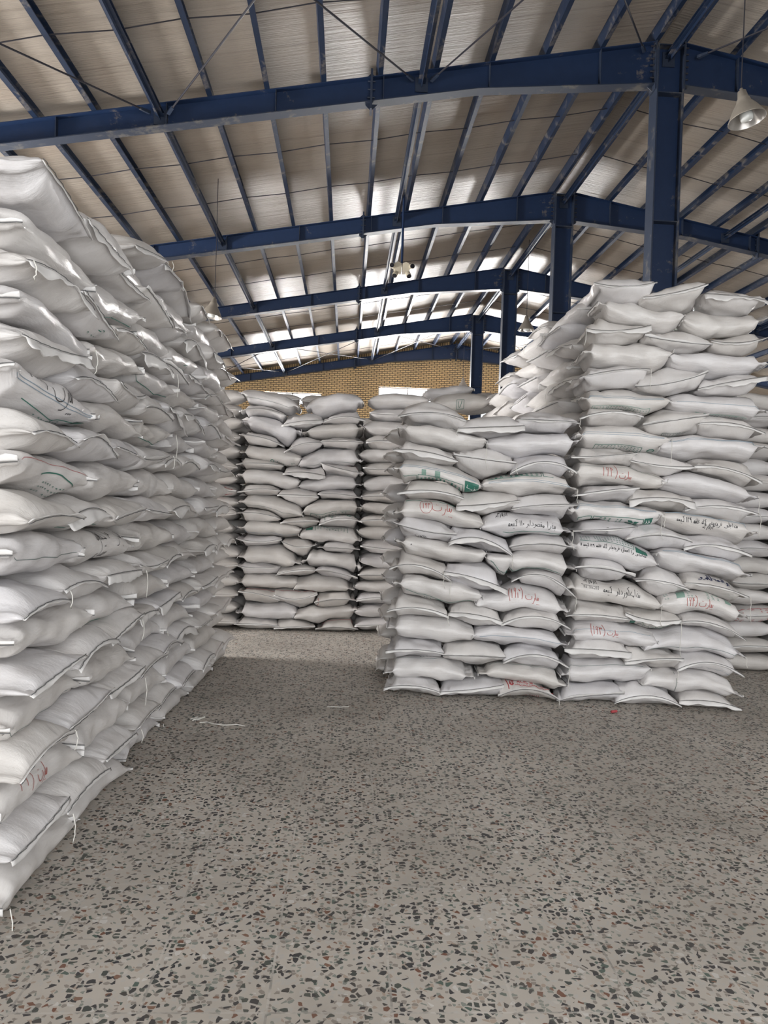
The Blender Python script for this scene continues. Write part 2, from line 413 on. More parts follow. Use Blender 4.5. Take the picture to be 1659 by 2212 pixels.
# longitudinal struts bolted between the frames' webs
for nm, X, zc in (('low on the left slope', XR-6.80, None), ('halfway up the left slope', XR-3.36, None), ('directly under the ridge', XR, 7.78),
                  ('halfway up the right slope', XR+3.36, None), ('low on the right slope', XR+6.80, None)):
    z = zc or ztop(X)-.15
    ys = [5.25]+FRAMES
    for j in range(5):
        ya, yb = ys[j]+(.02 if j == 0 else .02), ys[j+1]-.02
        where = ['nearest the viewer', 'between the first two frames', 'between the second and third frames', 'between the third and fourth frames', 'between the fourth frame and the gable'][j]
        root = tag(empty('roof_strut', (X, (ya+yb)/2, z)), 'dark blue strut %s, %s' % (nm, where), 'strut', 'struts between roof frames', 'thing')
        b = MB(); b.box(X-.05, X+.05, ya+.012, yb-.012, z-.004, z+.004); b.box(X-.004, X+.004, ya+.012, yb-.012, z-.05, z+.05); b.box(X-.05, X+.05, ya+.012, yb-.012, z+.046, z+.054); sub(b, 'strut_bar', M['purlin'], root)
        for y in (ya, yb):
            b = MB(); b.box(X-.085, X+.085, y-.012 if y == yb else y, y if y == yb else y+.012, z-.11, z+.085); sub(b, 'end_plate', M['flange'], root)
# sag rods linking the purlins
def roofpt(x, y, dz): return (x, y, ztop(x)+dz)
BAY = ['overhead', 'first', 'second', 'third', 'last']
for j in range(5):
    ya = 5.25+5*j
    for q, f in enumerate((.36, .68)):
        for s_, side in ((-1, 'left'), (1, 'right')):
            P = []
            for i, x in enumerate(px_list[:14 if s_ < 0 else 10]):
                X = x if s_ < 0 else 2*XR-x
                P.append(roofpt(X, ya+5*f+(.03 if i % 2 else -.03), .05))
            b = MB(); b.tube(P, .008, 5)
            tag(b.build('sag_rod', M['rod'], None, P[0]), 'thin dark tie rod across the purlins, %s bay, %s slope, %s line' % (BAY[j], side, 'nearer' if q == 0 else 'farther'), 'rod', 'tie rods between purlins', 'thing')
# diagonal wind bracing
def brace(xa, ya, xb, yb, lab):
    dz = -.12 if 'right' in lab.split()[-1] else -.16
    A, B_ = Vector(roofpt(xa, ya, dz)), Vector(roofpt(xb, yb, dz)); d = (B_-A).normalized()
    root = tag(empty('brace_rod', A), lab, 'rod', 'diagonal bracing rods', 'thing')
    b = MB(); b.tube([A+d*.12, B_-d*.12], .012, 6); sub(b, 'rod', M['rod'], root)
    b = MB(); b.tube([A+d*.75, A+d*1.0], .02, 6); sub(b, 'turnbuckle', M['rod'], root)
    for P, s_ in ((A, 1), (B_, -1)):
        b = MB(); b.tube([P, P+d*s_*.16], [.03, .022], 4); sub(b, 'end_bracket', M['flange'], root)
x1, x2, x3, x4 = XR-6.80, XR-3.36, XR-.25, XR+3.36
for y0, y1, nm in ((5.35, 10.15, 'overhead bay'), (25.35, 30.15, 'bay by the gable')):
    for a, e, lab in ((x1-3.4, x1, 'lowest panel left of the ridge'), (x1, x2, 'middle panel left of the ridge'), (x2, x3, 'panel just left of the ridge'), (XR+.25, x4, 'panel just right of the ridge')):
        brace(a+.12, y0, e-.12, y1, 'dark diagonal rod, %s, %s, running away rightwards' % (lab, nm))
        brace(e-.12, y0+.05, a+.12, y1, 'dark diagonal rod, %s, %s, running away leftwards' % (lab, nm))

# ------------------------------------------------------------------ lamps
def pendant(x, y, z, lab, tilt=(0, 0), sc=1.0):
    root = tag(empty('pendant_lamp', (x, y, z)), lab, 'lamp', 'pendant lamps', 'thing')
    top = ztop(x)+.165; pz = z+.37*sc; rm = Matrix.Rotation(R(tilt[0]), 3, 'X') @ Matrix.Rotation(R(tilt[1]), 3, 'Y')
    b = MB(); b.tube([(x, y, pz-.01), (x+.004, y, (z+top)/2), (x, y, top)], .006, 6); sub(b, 'cord', M['rod'], root)
    def turn(b):
        b.V = [tuple(Vector((x, y, pz))+rm @ (Vector((vx-x, vy-y, (vz-pz)))*1)) for vx, vy, vz in b.V]; return b
    def lt(prof, nm, mt, n):
        b = MB(); b.lathe([(r_*sc, q_*sc) for r_, q_ in prof], (x, y, z), n); sub(turn(b), nm, M[mt], root, True)
    lt([(.0, .37), (.018, .37), (.02, .345), (.045, .335), (.06, .25), (.066, .245), (.066, .235), (.0, .235)], 'cap', 'lampmetal', 20)
    lt([(.07, .24), (.082, .20), (.125, .14), (.170, .06), (.197, .008), (.20, 0), (.203, -.008), (.197, -.008)], 'lamp_shade', 'lampmetal', 36)
    lt([(.197, -.008), (.192, .005), (.164, .055), (.12, .132), (.076, .195), (.0, .20)], 'reflector', 'reflector', 36)
    lt([(.0, .17), (.035, .16), (.05, .11), (.068, .08), (.072, .03), (.066, -.005), (.045, -.02), (.0, -.024)], 'bulb', 'lampglass', 20)
pendant(3.98, 7.8, 5.72, 'nearest hanging lamp with wide metal shade, right of the first column', (-7, -9), .92)
pendant(-2.33, 13.0, 4.66, 'hanging lamp peeking over the far top of the left pile', (-3, 8), .9)
pendant(4.27, 18.5, 5.95, 'hanging lamp between the second and third columns, above the tall stack')
pendant(4.02, 27.0, 5.78, 'small far hanging lamp left of the fourth column, before the brick')
root = tag(empty('four_head_fixture', (.88, 14.0, 5.95)), 'beige four-headed fixture hanging from the roof on a dark pole', 'light fixture', None, 'thing')
x, y, z = .88, 14.0, 5.95
b = MB(); b.tube([(x, y, z+.05), (x, y, ztop(x)+.1)], .022, 8); sub(b, 'pole', M['steel'], root)
for s_ in (-1, 1):
    b = MB()
    pts = [(.01, -.11), (.125, -.10), (.15, -.03), (.13, .05), (.07, .08), (.01, .05)]
    b.slab([(x+s_*px_, z+pz) for px_, pz in pts][::-s_], y-.08, y+.08); sub(b, 'housing', M['beige'], root)
    for dz, dx, ax in ((.0, .165, (.3*s_, -.9, -.1)), (-.135, .115, (.25*s_, -.6, -.7))):
        d = Vector(ax).normalized(); c = Vector((x+s_*dx, y-.06, z+dz))
        b = MB(); b.tube([c-d*.05, c+d*.07], [.045, .05], 12); h = sub(b, 'lamp_head', M['beige'], root, False)
        b = MB(); b.tube([c+d*.068, c+d*.078], .043, 12); o = b.build('lens', M['lens'], None, root.location); o.parent = h; o.location = (0, 0, 0)

# ------------------------------------------------------------------ sacks
rng = random.Random(7)
def sgnpow(a, e): return np.sign(a)*np.abs(a)**e
UG = np.linspace(-1, 1, 81)
def conform(rows, axis, it=3, amt=.85):
    """rows (top first) of Shapes: let neighbouring layers settle into each other so that the sacks rest snugly"""
    rows = [r for r in rows if r]
    lo = min(sh.mid[axis]-sh.a for r in rows for sh in r)-.1; hi = max(sh.mid[axis]+sh.a for r in rows for sh in r)+.1
    X = np.arange(lo, hi, .01); n = len(X)
    ker = np.exp(-(np.arange(-7, 8)/4.0)**2); ker /= ker.sum()
    w = np.clip((1-np.abs(UG))/.16, 0, 1); w = w*w*(3-2*w)
    for _ in range(it):
        T, B = [], []
        for r in rows:
            t = np.full(n, -9.0); b = np.full(n, 9.0)
            for sh in r:
                up, dn = sh.envs(); u = (X-sh.mid[axis])/sh.a*np.sign(sh.s[axis]); m = np.abs(u) <= 1
                t[m] = np.maximum(t[m], sh.cz(u[m])+np.interp(u[m], UG, up)); b[m] = np.minimum(b[m], sh.cz(u[m])-np.interp(u[m], UG, dn))
            T.append(t); B.append(b)
        for k in range(len(rows)):
            for sh in rows[k]:
                up, dn = sh.envs(); xs = sh.mid[axis]+UG*sh.a*np.sign(sh.s[axis]); c = sh.cz(UG)
                for side in (0, 1):
                    j = k-1 if side == 0 else k+1
                    if not 0 <= j < len(rows):
                        if side == 1: dn += ((c-.0)-dn)*w*.5   # the bottom layer lies on the floor
                        continue
                    mine = T[k] if side == 0 else B[k]; oth = B[j] if side == 0 else T[j]
                    ok = (np.abs(oth) < 8) & (np.abs(mine) < 8)
                    I = np.where(ok, (mine+oth)/2, mine); I = np.convolve(np.pad(I, 7, 'edge'), ker, 'valid')
                    okx = np.interp(xs, X, ok.astype(float)) > .9
                    d = (np.interp(xs, X, I)-c)*(1 if side == 0 else -1)
                    cur = up if side == 0 else dn
                    delta = np.clip(d-cur, -.03, .03)*w*okx*amt
                    cur += delta; np.maximum(cur, 0, out=cur)
class Shape:
    """a filled woven sack. kind 'L' lies along the face, 'E' shows its sewn end. p0/p1: (x,y,z) of the two visible tips, viewer's left to right;
    zt/zb: top and bottom of the middle; out: unit vector out of the face"""
    def __init__(s, kind, p0, p1, zt, zb, out, depth=None, seed=0, fat=1.05):
        q = random.Random(seed); s.kind = kind; s.q = q
        p0, p1 = np.array(p0, float), np.array(p1, float); s.z0, s.z1 = p0[2], p1[2]; s.zm = (zt+zb)/2; s.T = (zt-zb)*fat
        h = p1-p0; h[2] = 0; s.a = np.linalg.norm(h)/2; s.s = h/np.linalg.norm(h); s.mid = (p0+p1)/2; s.mid[2] = 0
        o = np.array(out, float); o -= s.s*o.dot(s.s); s.out = o/np.linalg.norm(o)
        s.D = depth or (.47 if kind == 'L' else .70)
        s.ph = [q.uniform(0, 6.28) for _ in range(12)]
        s.ex = q.uniform(.78, .95); s.pw = q.uniform(2.5, 3.6)
        s.hem = q.uniform(-.10, .16)*s.T if kind == 'E' else 0
        s.lump = q.uniform(.5, 1.2)
        s.tw = q.uniform(-.5, .5)*.05
        s.up = s.dn = None; s.pw = q.uniform(3.4, 5.0) if kind == 'L' else q.uniform(2.5, 3.2)
        s.plt = q.uniform(.008, .014); s.cr = q.choice((0, .012, .02)); s.cu = q.uniform(-.6, .6)
    def cz(s, u):
        u = np.clip(u, -1.15, 1.15)
        return s.zm+(s.z1-s.z0)/2*u+((s.z1+s.z0)/2-s.zm)*u*u
    def prof0(s, u):
        au = np.abs(u)
        return s.T/2*np.maximum(1-au**s.pw, 0)**(.60 if s.kind == 'L' else .56)
    def envs(s):
        if s.up is None: s.up = s.prof0(UG); s.dn = s.prof0(UG)
        return s.up, s.dn
    def pos(s, u, th, off=0.0):
        u = np.asarray(u, float); th = np.asarray(th, float); C, Sn = np.cos(th), np.sin(th); ph = s.ph
        au = np.abs(u); up, dn = s.envs()
        # pleats gathered towards the sewn ends, and soft lumps of the grain
        near = np.clip((1-au)*14, 0, 1)
        pleat = s.plt*np.exp(-(1-au)*8.5)*(np.sin(15*C+7*Sn+ph[0])+.7*np.sin(27*C-9*Sn+ph[1])+.5*np.sin(41*C+5*Sn+ph[6]))*near
        lump = s.lump*(.0085*np.sin(2.3*u+ph[2]+2*th)+.0075*np.sin(4.1*u+ph[3]-th)+.0045*np.sin(8*u+3*th+ph[4])+.0035*np.sin(13*u-4*th+ph[5])+.003*np.sin(6*u+7*th+ph[7]))*np.clip((1-au)*5, 0, 1)
        crease = -s.cr*np.exp(-((u-s.cu-.12*np.sin(th+ph[8]))/.045)**2)*np.clip(np.sin(th*1.0+ph[9]), 0, 1)
        dd = off+pleat+lump+crease
        if s.kind == 'L':
            hu, hd = np.interp(u, UG, up), np.interp(u, UG, dn)
            h = np.maximum(np.where(Sn >= 0, hu, hd), .006)
            w = s.D/2*(.94+.06*au**5)
            x = s.a*u
            fr = (w+dd)*sgnpow(C, s.ex)
            z = s.cz(u)+(h+dd*.8)*sgnpow(Sn, s.ex)+s.tw*C
            dep = s.D/2-fr
        else:
            hv = np.maximum(np.maximum(1-au**3.3, 0)**.6, .03)
            w = s.a*(1-.07*(1-au**3))
            cc = sgnpow(C, .8)
            hu, hd = np.interp(cc, UG, up), np.interp(cc, UG, dn)
            x = (w+dd)*cc
            fr = np.exp(-(u+1)*3.0)
            z = s.cz(cc)+np.where(Sn >= 0, np.maximum(hu, .004), -np.maximum(hd, .004))*hv+dd*sgnpow(Sn, .5)*np.minimum(1, 3*np.abs(Sn))+s.hem*fr*(1-cc*cc)
            dep = s.D*(u+1)/2-(off+lump)*np.clip(-u, 0, 1)*.8
        x = np.asarray(x); P = s.mid+x[..., None]*s.s-dep[..., None]*s.out
        P[..., 2] = np.maximum(z, .004)
        return P
    def face(s, al, be, off=.0025):
        """al, be in -1..1 over the visible side, viewer's left to right and bottom to top"""
        al, be = np.asarray(al, float), np.asarray(be, float)
        if s.kind == 'L': return s.pos(al, be*1.45, off)
        v = -1+.012+.55*np.abs(be)**1.6
        th = np.where(be >= 0, np.arccos(np.clip(al, -.99, .99)), -np.arccos(np.clip(al, -.99, .99)))
        return s.pos(v, th, off)
    def hemline(s, end, t):
        t = np.asarray(t, float)
        if s.kind == 'L':
            w = s.D/2*1.02
            P = s.mid+s.s*s.a*end-(s.D/2-w*t)[..., None]*s.out; P[..., 2] = s.cz(end)+s.tw*t
            return P, s.s*end
        P = s.mid+(s.a*1.01*t)[..., None]*s.s; P[..., 2] = s.cz(t)+s.hem*(1-t*t)
        return P, s.out
def grid_faces(n, m, wrap=False):
    F = []
    for i in range(n-1):
        for j in range(m if wrap else m-1):
            F.append((i*m+j, i*m+(j+1) % m, (i+1)*m+(j+1) % m, (i+1)*m+j))
    return F
def body_geo(sh, nu, nt):
    u = np.sin(np.linspace(-1, 1, nu)*math.pi/2); u = np.sign(u)*np.abs(u)**.95
    th = np.linspace(0, 2*math.pi, nt, endpoint=False)
    U, TH = np.meshgrid(u, th, indexing='ij')
    return sh.pos(U, TH).reshape(-1, 3), u, th
def sheet(G, tk):
    """thin closed cloth from a grid of points"""
    n, m = G.shape[:2]
    du = np.gradient(G, axis=0); dv = np.gradient(G, axis=1); N = np.cross(du, dv); N /= np.linalg.norm(N, axis=-1, keepdims=True)+1e-9
    V = np.concatenate([(G+N*tk/2).reshape(-1, 3), (G-N*tk/2).reshape(-1, 3)]); k = n*m
    F = grid_faces(n, m); F += [tuple(i+k for i in f[::-1]) for f in F]
    ring = [i*m for i in range(n)]+[(n-1)*m+j for j in range(1, m)]+[i*m+m-1 for i in range(n-2, -1, -1)]+[j for j in range(m-2, 0, -1)]
    for a, e in zip(ring, ring[1:]+ring[:1]): F.append((a, e, e+k, a+k))
    return V, F
class Ink:
    """flat marks lying on a sack's face"""
    def __init__(s, sh): s.sh = sh; s.b = MB()
    def line(s, pts, wd):
        """pts in (al, be); wd in metres"""
        P = np.array(pts, float)
        if len(P) > 2:   # round the pen's corners
            E_ = np.vstack([2*P[0]-P[1], P, 2*P[-1]-P[-2]]); Q_ = [P[0]]
            for i in range(1, len(E_)-2):
                a, b_, c, d = E_[i-1:i+3]
                for f in (.25, .5, .75, 1): Q_.append(b_+.5*f*(c-a+f*(2*a-5*b_+4*c-d+f*(3*(b_-c)+d-a))))
            P = np.array(Q_)
        out = [P[0]]
        for a, e in zip(P, P[1:]):
            n = max(1, int(math.ceil(np.linalg.norm((e-a)*np.array([s.sh.a, s.sh.T*.6]))/.014)))
            out += [a+(e-a)*i/n for i in range(1, n+1)]
        Q = np.array(out); W = s.sh.face(Q[:, 0], Q[:, 1])
        W2 = s.sh.face(Q[:, 0], Q[:, 1], .012)
        N = W2-W; N /= np.linalg.norm(N, axis=1, keepdims=True)+1e-9
        Tn = np.gradient(W, axis=0) if len(W) > 1 else np.array([[1, 0, 0]]); Sd = np.cross(N, Tn); Sd /= np.linalg.norm(Sd, axis=1, keepdims=True)+1e-9
        V = np.concatenate([W-Sd*wd/2, W+Sd*wd/2]); n = len(W)
        s.b.add(V, [(i, i+1, i+1+n, i+n) for i in range(n-1)])
    def fill(s, a0, a1, b0, b1):
        n = max(2, int(abs(a1-a0)*s.sh.a/.012)+1); m = max(2, int(abs(b1-b0)*s.sh.T*.7/.012)+1)
        A, B_ = np.meshgrid(np.linspace(a0, a1, n), np.linspace(b0, b1, m), indexing='ij')
        s.b.add(s.sh.face(A, B_).reshape(-1, 3), grid_faces(n, m))
    def poly(s, pts):
        """small filled polygon (fan)"""
        P = np.array(pts, float); c = P.mean(0); Q = np.vstack([P, c]); V = s.sh.face(Q[:, 0], Q[:, 1], .0035); n = len(P)
        s.b.add(V, [(i, (i+1) % n, n) for i in range(n)])
    def build(s, name, mat, root): 
        o = s.b.build(name, mat, None, root.location); o.parent = root; o.location = (0, 0, 0); return o
# --- Persian handwriting, strokes on a unit line height, written right to left
DOT = [(0, 0), (.07, .05)]
def letters(word):
    word = re.sub('[۰۱۲۳۴۶۷۸۹]+', lambda m: m.group(0)[::-1], word)   # numbers run left to right
    """list of strokes (x to the left is negative) and total width"""
    st = []; x = 0.0; joined = False
    nonj = 'ادذرزو'; n = len(word)
    for i, ch in enumerate(word):
        last = i == n-1
        if ch == ' ': x -= .35; joined = False; continue
        fin = last or word[i+1] == ' '
        def add(p): st.append([(x+a, e) for a, e in p])
        def dots(c, y, k):
            for d in range(k): add([(c+.16*(d-(k-1)/2), y), (c+.16*(d-(k-1)/2)+.06, y+.06)])
        if ch == 'ا':
            if joined: add([(0, 0), (-.12, .04), (-.14, .85)]); x -= .2
            else: add([(-.08, .85), (-.1, 0)]); x -= .25
        elif ch in 'بپتن':
            if fin: add([(0, .35 if not joined else 0), (-.06, .04), (-.5, -.08), (-.95, .02), (-1.0, .32)] if ch != 'ن' else [(0, .25), (-.05, -.2), (-.3, -.35), (-.55, -.1), (-.55, .25)]); w_ = 1.05 if ch != 'ن' else .62
            else: add([(0, .3 if not joined else 0), (-.05, 0), (-.18, .0), (-.22, .32), (-.26, 0), (-.34, 0)]); w_ = .34
            dots(-w_/2, {'ب': -.38, 'پ': -.42, 'ت': .5, 'ن': .48}[ch], {'ب': 1, 'پ': 3, 'ت': 2, 'ن': 1}[ch]); x -= w_
        elif ch in 'دذ':
            add([(-.05, .45), (-.28, .1), (-.2, 0), (0, 0)] if joined else [(-.1, .5), (-.02, .12), (-.15, 0), (-.38, .02)]); x -= .42
            if ch == 'ذ': st.append([(x+.3, .62), (x+.36, .68)])
        elif ch in 'رز':
            add([(0, .2 if not joined else 0), (-.06, -.05), (-.22, -.3), (-.42, -.36)]); x -= .38
            if ch == 'ز': st.append([(x+.3, .4), (x+.36, .46)])
        elif ch == 'و': add([(-.12, 0), (0, .12), (-.12, .28), (-.2, .12), (-.1, 0), (-.22, -.2), (-.45, -.3)]); x -= .42
        elif ch in 'سش': add([(0, .25 if not joined else 0), (-.1, 0), (-.15, .25), (-.22, 0), (-.3, .25), (-.38, 0), (-.5, 0)]); x -= .5
        elif ch in 'صض': add([(0, 0), (-.1, .0), (.02, .26), (-.28, .3), (-.4, .02), (-.1, 0), (-.5, 0), (-.55, .2), (-.6, 0)]); x -= .62
        elif ch in 'طظ': add([(0, 0), (-.05, .25), (-.3, .28), (-.38, 0), (-.5, 0)]); st.append([(x-.3, .95), (x-.33, 0)]); x -= .5
        elif ch in 'کگ':
            add([(0, 0), (-.1, 0), (-.08, .5), (-.3, .75)] if not fin else [(0, 0), (-.1, .75), (-.1, 0), (-.6, -.05)]); add([(.1, .95), (-.28, .72)])
            if not fin: add([(-.1, 0), (-.35, 0)])
            x -= .38
        elif ch == 'ل':
            add([(-.05, .9), (-.08, 0), (-.28, 0)] if not fin else [(-.05, .9), (-.08, -.1), (-.3, -.3), (-.5, -.05)]); x -= .3
        elif ch == 'م': add([(0, 0), (-.1, .18), (-.22, .05), (-.12, -.08), (-.05, 0), (-.34, 0)]); x -= .36
        elif ch == 'ه': add([(0, .3 if not joined else 0), (-.1, .3), (-.25, .1), (-.12, -.05), (-.02, .1), (-.3, 0)] if fin else [(0, 0), (-.12, .26), (-.25, .05), (-.1, -.2), (-.2, 0), (-.36, 0)]); x -= .36
        elif ch in 'جخح':
            add([(-.02, .3), (-.2, .38), (-.4, .3), (-.15, .08), (-.45, 0)]); x -= .45
            if ch != 'ح': st.append([(x+.2, -.25 if ch == 'ج' else .62), (x+.27, -.2 if ch == 'ج' else .68)])
        elif ch == 'ق': add([(0, 0), (-.1, .3), (-.24, .2), (-.1, .02), (-.36, 0)]); dots(-.18, .5, 2); x -= .38
        elif ch == 'ی':
            if fin: add([(0, 0), (-.12, .2), (-.25, .1), (-.1, -.12), (-.4, -.3), (-.75, -.15)]); x -= .78
            else: add([(0, 0), (-.14, 0), (-.18, .3), (-.22, 0), (-.34, 0)]); dots(-.18, -.35, 2); x -= .34
        elif ch in '٠۰': add([(-.1, .3), (-.02, .22), (-.1, .14), (-.18, .22), (-.1, .3)]); x -= .3
        elif ch == '۱': add([(-.14, .75), (-.1, 0)]); x -= .28
        elif ch == '۲': add([(-.05, .68), (-.2, .55), (-.32, .72), (-.26, 0)]); x -= .45
        elif ch == '۳': add([(.0, .7), (-.08, .55), (-.16, .7), (-.25, .55), (-.34, .72), (-.28, 0)]); x -= .48
        elif ch == '۴': add([(-.02, .72), (-.28, .66), (-.1, .5), (-.32, .44)]); add([(-.3, .78), (-.26, 0)]); x -= .46
        elif ch == '۶': add([(-.02, .72), (-.25, .7), (-.3, .4), (-.05, .35)]); add([(-.25, .7), (-.02, 0)]); x -= .42
        elif ch == '۷': add([(-.02, .75), (-.16, 0), (-.32, .75)]); x -= .44
        elif ch == '۸': add([(-.02, 0), (-.16, .75), (-.32, 0)]); x -= .44
        elif ch == '۹': add([(-.12, 0), (-.1, .45), (-.04, .7), (-.22, .7), (-.22, .45), (-.1, .45)]); x -= .4
        elif ch == '/': add([(-.02, .4), (-.12, -.15)]); x -= .24
        elif ch == '.': add(DOT); x -= .15
        elif ch == '(':   # right bracket of a right-to-left line
            add([(-.12, 1.0), (.02, .7), (.04, .25), (-.1, -.15)]); x -= .22
        elif ch == ')': add([(-.02, 1.0), (-.17, .7), (-.19, .25), (-.05, -.15)]); x -= .22
        joined = ch not in nonj and ch not in '۰۱۲۳۴۶۷۸۹/.()'
        if ch in nonj: x -= .06
    return st, -x
def write(ink, word, a_right, be, a_width, wd=.0035, slope=0.0, hgt=None):
    """a_width: length on the face in al units; the line is written leftwards from a_right"""
    st, W = letters(word); k = a_width/W
    kb = hgt if hgt else k*ink.sh.a/(ink.sh.T*.62)
    for p in st:
        ink.line([(a_right+a*k, be+e*kb-slope*a*k) for a, e in p], wd)
def small_print(ink, a0, a1, b0, b1, rows, cols, seed, wd=.003):
    q = random.Random(seed)
    for c in range(cols):
        a = a0+(a1-a0)*(c+.5)/cols; hw = (a1-a0)/cols*.28
        for r in range(rows):
            bb = b0+(b1-b0)*(r+.5)/rows
            if q.random() < .12: continue
            ink.line([(a-hw, bb), (a-hw*.2, bb+.02), (a+hw*q.uniform(.2, 1), bb-.015)], wd)
def frame_line(ink, a0, a1, b0, b1, wd=.003, sides='blrt'):
    if 'b' in sides: ink.line([(a0, b0), (a1, b0)], wd)
    if 't' in sides: ink.line([(a0, b1), (a1, b1)], wd)
    if 'l' in sides: ink.line([(a0, b0), (a0, b1)], wd)
    if 'r' in sides: ink.line([(a1, b0), (a1, b1)], wd)

NS = 0
REST = MB()
REST_KEYS = set('''backtop_0 backtop_1 far_0_0 far_10_0 far_11_0 far_12_0 far_13_0 far_14_0 far_15_0 far_16_0 far_17_0 far_1_0 far_2_0 far_3_0 far_4_0 far_5_0 far_6_0 far_8_0 far_9_0 flank_11_0 flank_12_0 flank_13_0 flank_14_0 flank_1_0 flank_2_0 flank_3_0 flank_5_0 flank_6_0 flank_8_0 heap_0_0 heap_0_1 heap_0_2 heap_0_3 heap_0_4 heap_0_5 heap_1_1 heap_1_2 heap_1_3 heap_1_4 heap_1_5 heap_2_3 heap_2_4 heap_3_3 heap_3_4 heap_4_3 left_0_5 left_10_5 left_11_8 left_12_5 left_13_7 left_13_8 left_14_5 left_15_7 left_15_8 left_16_5 left_17_7 left_17_8 left_18_2 left_18_5 left_19_7 left_19_8 left_1_7 left_1_8 left_2_5 left_3_7 left_3_8 left_4_5 left_5_7 left_5_8 left_6_5 left_7_5 left_7_7 left_7_8 left_8_5 left_9_5 left_9_8 midtop_1 right_2_0 right_5_0'''.split())
ALLSACKS = []
def sack_shape(key, kind, p0, p1, zt, zb, out, depth=None, fat=1.05):
    return Shape(kind, p0, p1, zt, zb, out, depth, sum(ord(c)*(i*7+3) for i, c in enumerate(key))*131, fat)
def make_sack(key, kind, p0, p1, zt, zb, out, label, group, detail=2, depth=None, flap=None, string=None, fat=1.05, hems=None, sh=None):
    """one sack: body, sewn hem with its stitching, loose twine"""
    global NS; NS += 1
    sd = sum(ord(c)*(i*7+3) for i, c in enumerate(key))*131
    sh = sh or sack_shape(key, kind, p0, p1, zt, zb, out, depth, fat)
    q = random.Random(sd+5)
    nu, nt = ((16, 16), (22, 26), (32, 40))[detail]
    if key in REST_KEYS:
        V, u, th = body_geo(sh, 16, 16); F = grid_faces(16, 16, True)+[tuple(range(15, -1, -1)), tuple(15*16+j for j in range(16))]
        REST.add(V, F)
        t = np.linspace(-1, 1, 9); e = -1
        P, d = sh.hemline(e, t if kind == 'E' else t*.9); G = np.stack([P, P+d*.014-np.array([0, 0, .006]), P+d*(.02+.006*np.sin(t*7))[:, None]-np.array([0, 0, .02])], 1)
        REST.add(*sheet(G, .0035)); return None, sh
    V, u, th = body_geo(sh, nu, nt)
    base = np.array([*(sh.mid[:2]-sh.out[:2]*sh.D/2), float(V[:, 2].min())])
    F = grid_faces(nu, nt, True)+[tuple(range(nt-1, -1, -1)), tuple((nu-1)*nt+j for j in range(nt))]
    o = mesh_obj('sack', V-base, F, M['sack'], None, base, True)
    uvl = o.data.uv_layers.new(name='UVMap'); per = 2*(sh.D if kind == 'L' else 2*sh.a); ln = (2*sh.a if kind == 'L' else sh.D)
    iu = np.repeat((u+1)/2*ln, nt); iv = np.tile(np.arange(nt)/nt*per, nu)
    vi = np.empty(len(o.data.loops), dtype=np.int32); o.data.loops.foreach_get('vertex_index', vi)
    uv = np.stack([iu[vi], iv[vi]], 1)
    # keep the seam loops continuous
    lp = 0
    for pl in o.data.polygons:
        r = range(pl.loop_start, pl.loop_start+pl.loop_total)
        vs = [uv[i, 1] for i in r]
        if pl.loop_total == 4 and max(vs)-min(vs) > per*.5:
            for i in r:
                if uv[i, 1] < per*.25: uv[i, 1] += per
    uvl.data.foreach_set('uv', uv.astype(np.float32).ravel())
    tag(o, label, 'sack', group)
    ALLSACKS.append((key, o))
    def part(name, V, F, mat, parent, smooth=True):
        c = mesh_obj(name, np.asarray(V)-base, F, mat, None, (0, 0, 0), smooth); c.parent = parent; return c
    # hems
    ends = hems if hems is not None else ((-1,) if kind == 'E' else (-1, 1))
    for e in ends:
        n = (9, 15, 21)[detail]; t = np.linspace(-1, 1, n)
        if kind == 'L': t = np.linspace(-.75, 1, n)
        P, d = sh.hemline(e, t)
        wid = (q.uniform(.016, .030) if kind == 'E' else q.uniform(.014, .032))
        droop = q.choice((-1, -1, 1))*q.uniform(.3, 1.1)
        if kind == 'L': droop = q.choice((-1, 1))*q.uniform(.9, 1.5)
        if flap and (e == -1 or kind == 'E'): wid = flap; droop = -q.uniform(.7, 1.2)
        m = 4; f = np.linspace(0, 1, m)
        wav = sum(a_*np.sin(t*f_+q.uniform(0, 6)) for a_, f_ in ((.004, q.uniform(2, 5)), (.003, q.uniform(5, 9)), (.0018, q.uniform(11, 19))))
        if kind == 'L': wav = wav*1.8
        if flap: wav = wav*2.2; wid = wid*(.72+.28*np.sin(t*q.uniform(1.5, 3.5)+q.uniform(0, 6))); wid = wid[:, None]
        else: wid = (wid*(.8+.2*np.sin(t*q.uniform(2, 6)+q.uniform(0, 6))))[:, None]
        G = np.zeros((n, m, 3))
        for j, fj in enumerate(f):
            ang = droop*min(1, fj*1.5)
            G[:, j] = P+d*(wid*fj*math.cos(ang)*.9+.002)+np.array([0, 0, 1])*wid*fj*math.sin(ang)
            G[:, j, 2] += wav*fj
            G[:, j] += d*(wav*fj)[:, None]*.5
        V2, F2 = sheet(G, .0035)
        h = part('hem', V2, F2, M['hem'], o)
        if detail >= 1 and (kind == 'E' or detail == 2):
            b = MB(); jj = np.array([0, .002, .004]); off = d*.012+np.array([0, 0, .003])
            b.tube([Vector(p+d*(.008+.003*math.sin(i*2.1))+np.array([0, 0, (.004 if droop < 0 else -.004)])) for i, p in enumerate(P)], .0017, 5)
            part('stitching', np.array([tuple(v) for v in b.V]), b.F, M['stitch'], h)
    if string is None: string = detail == 2 and q.random() < .22
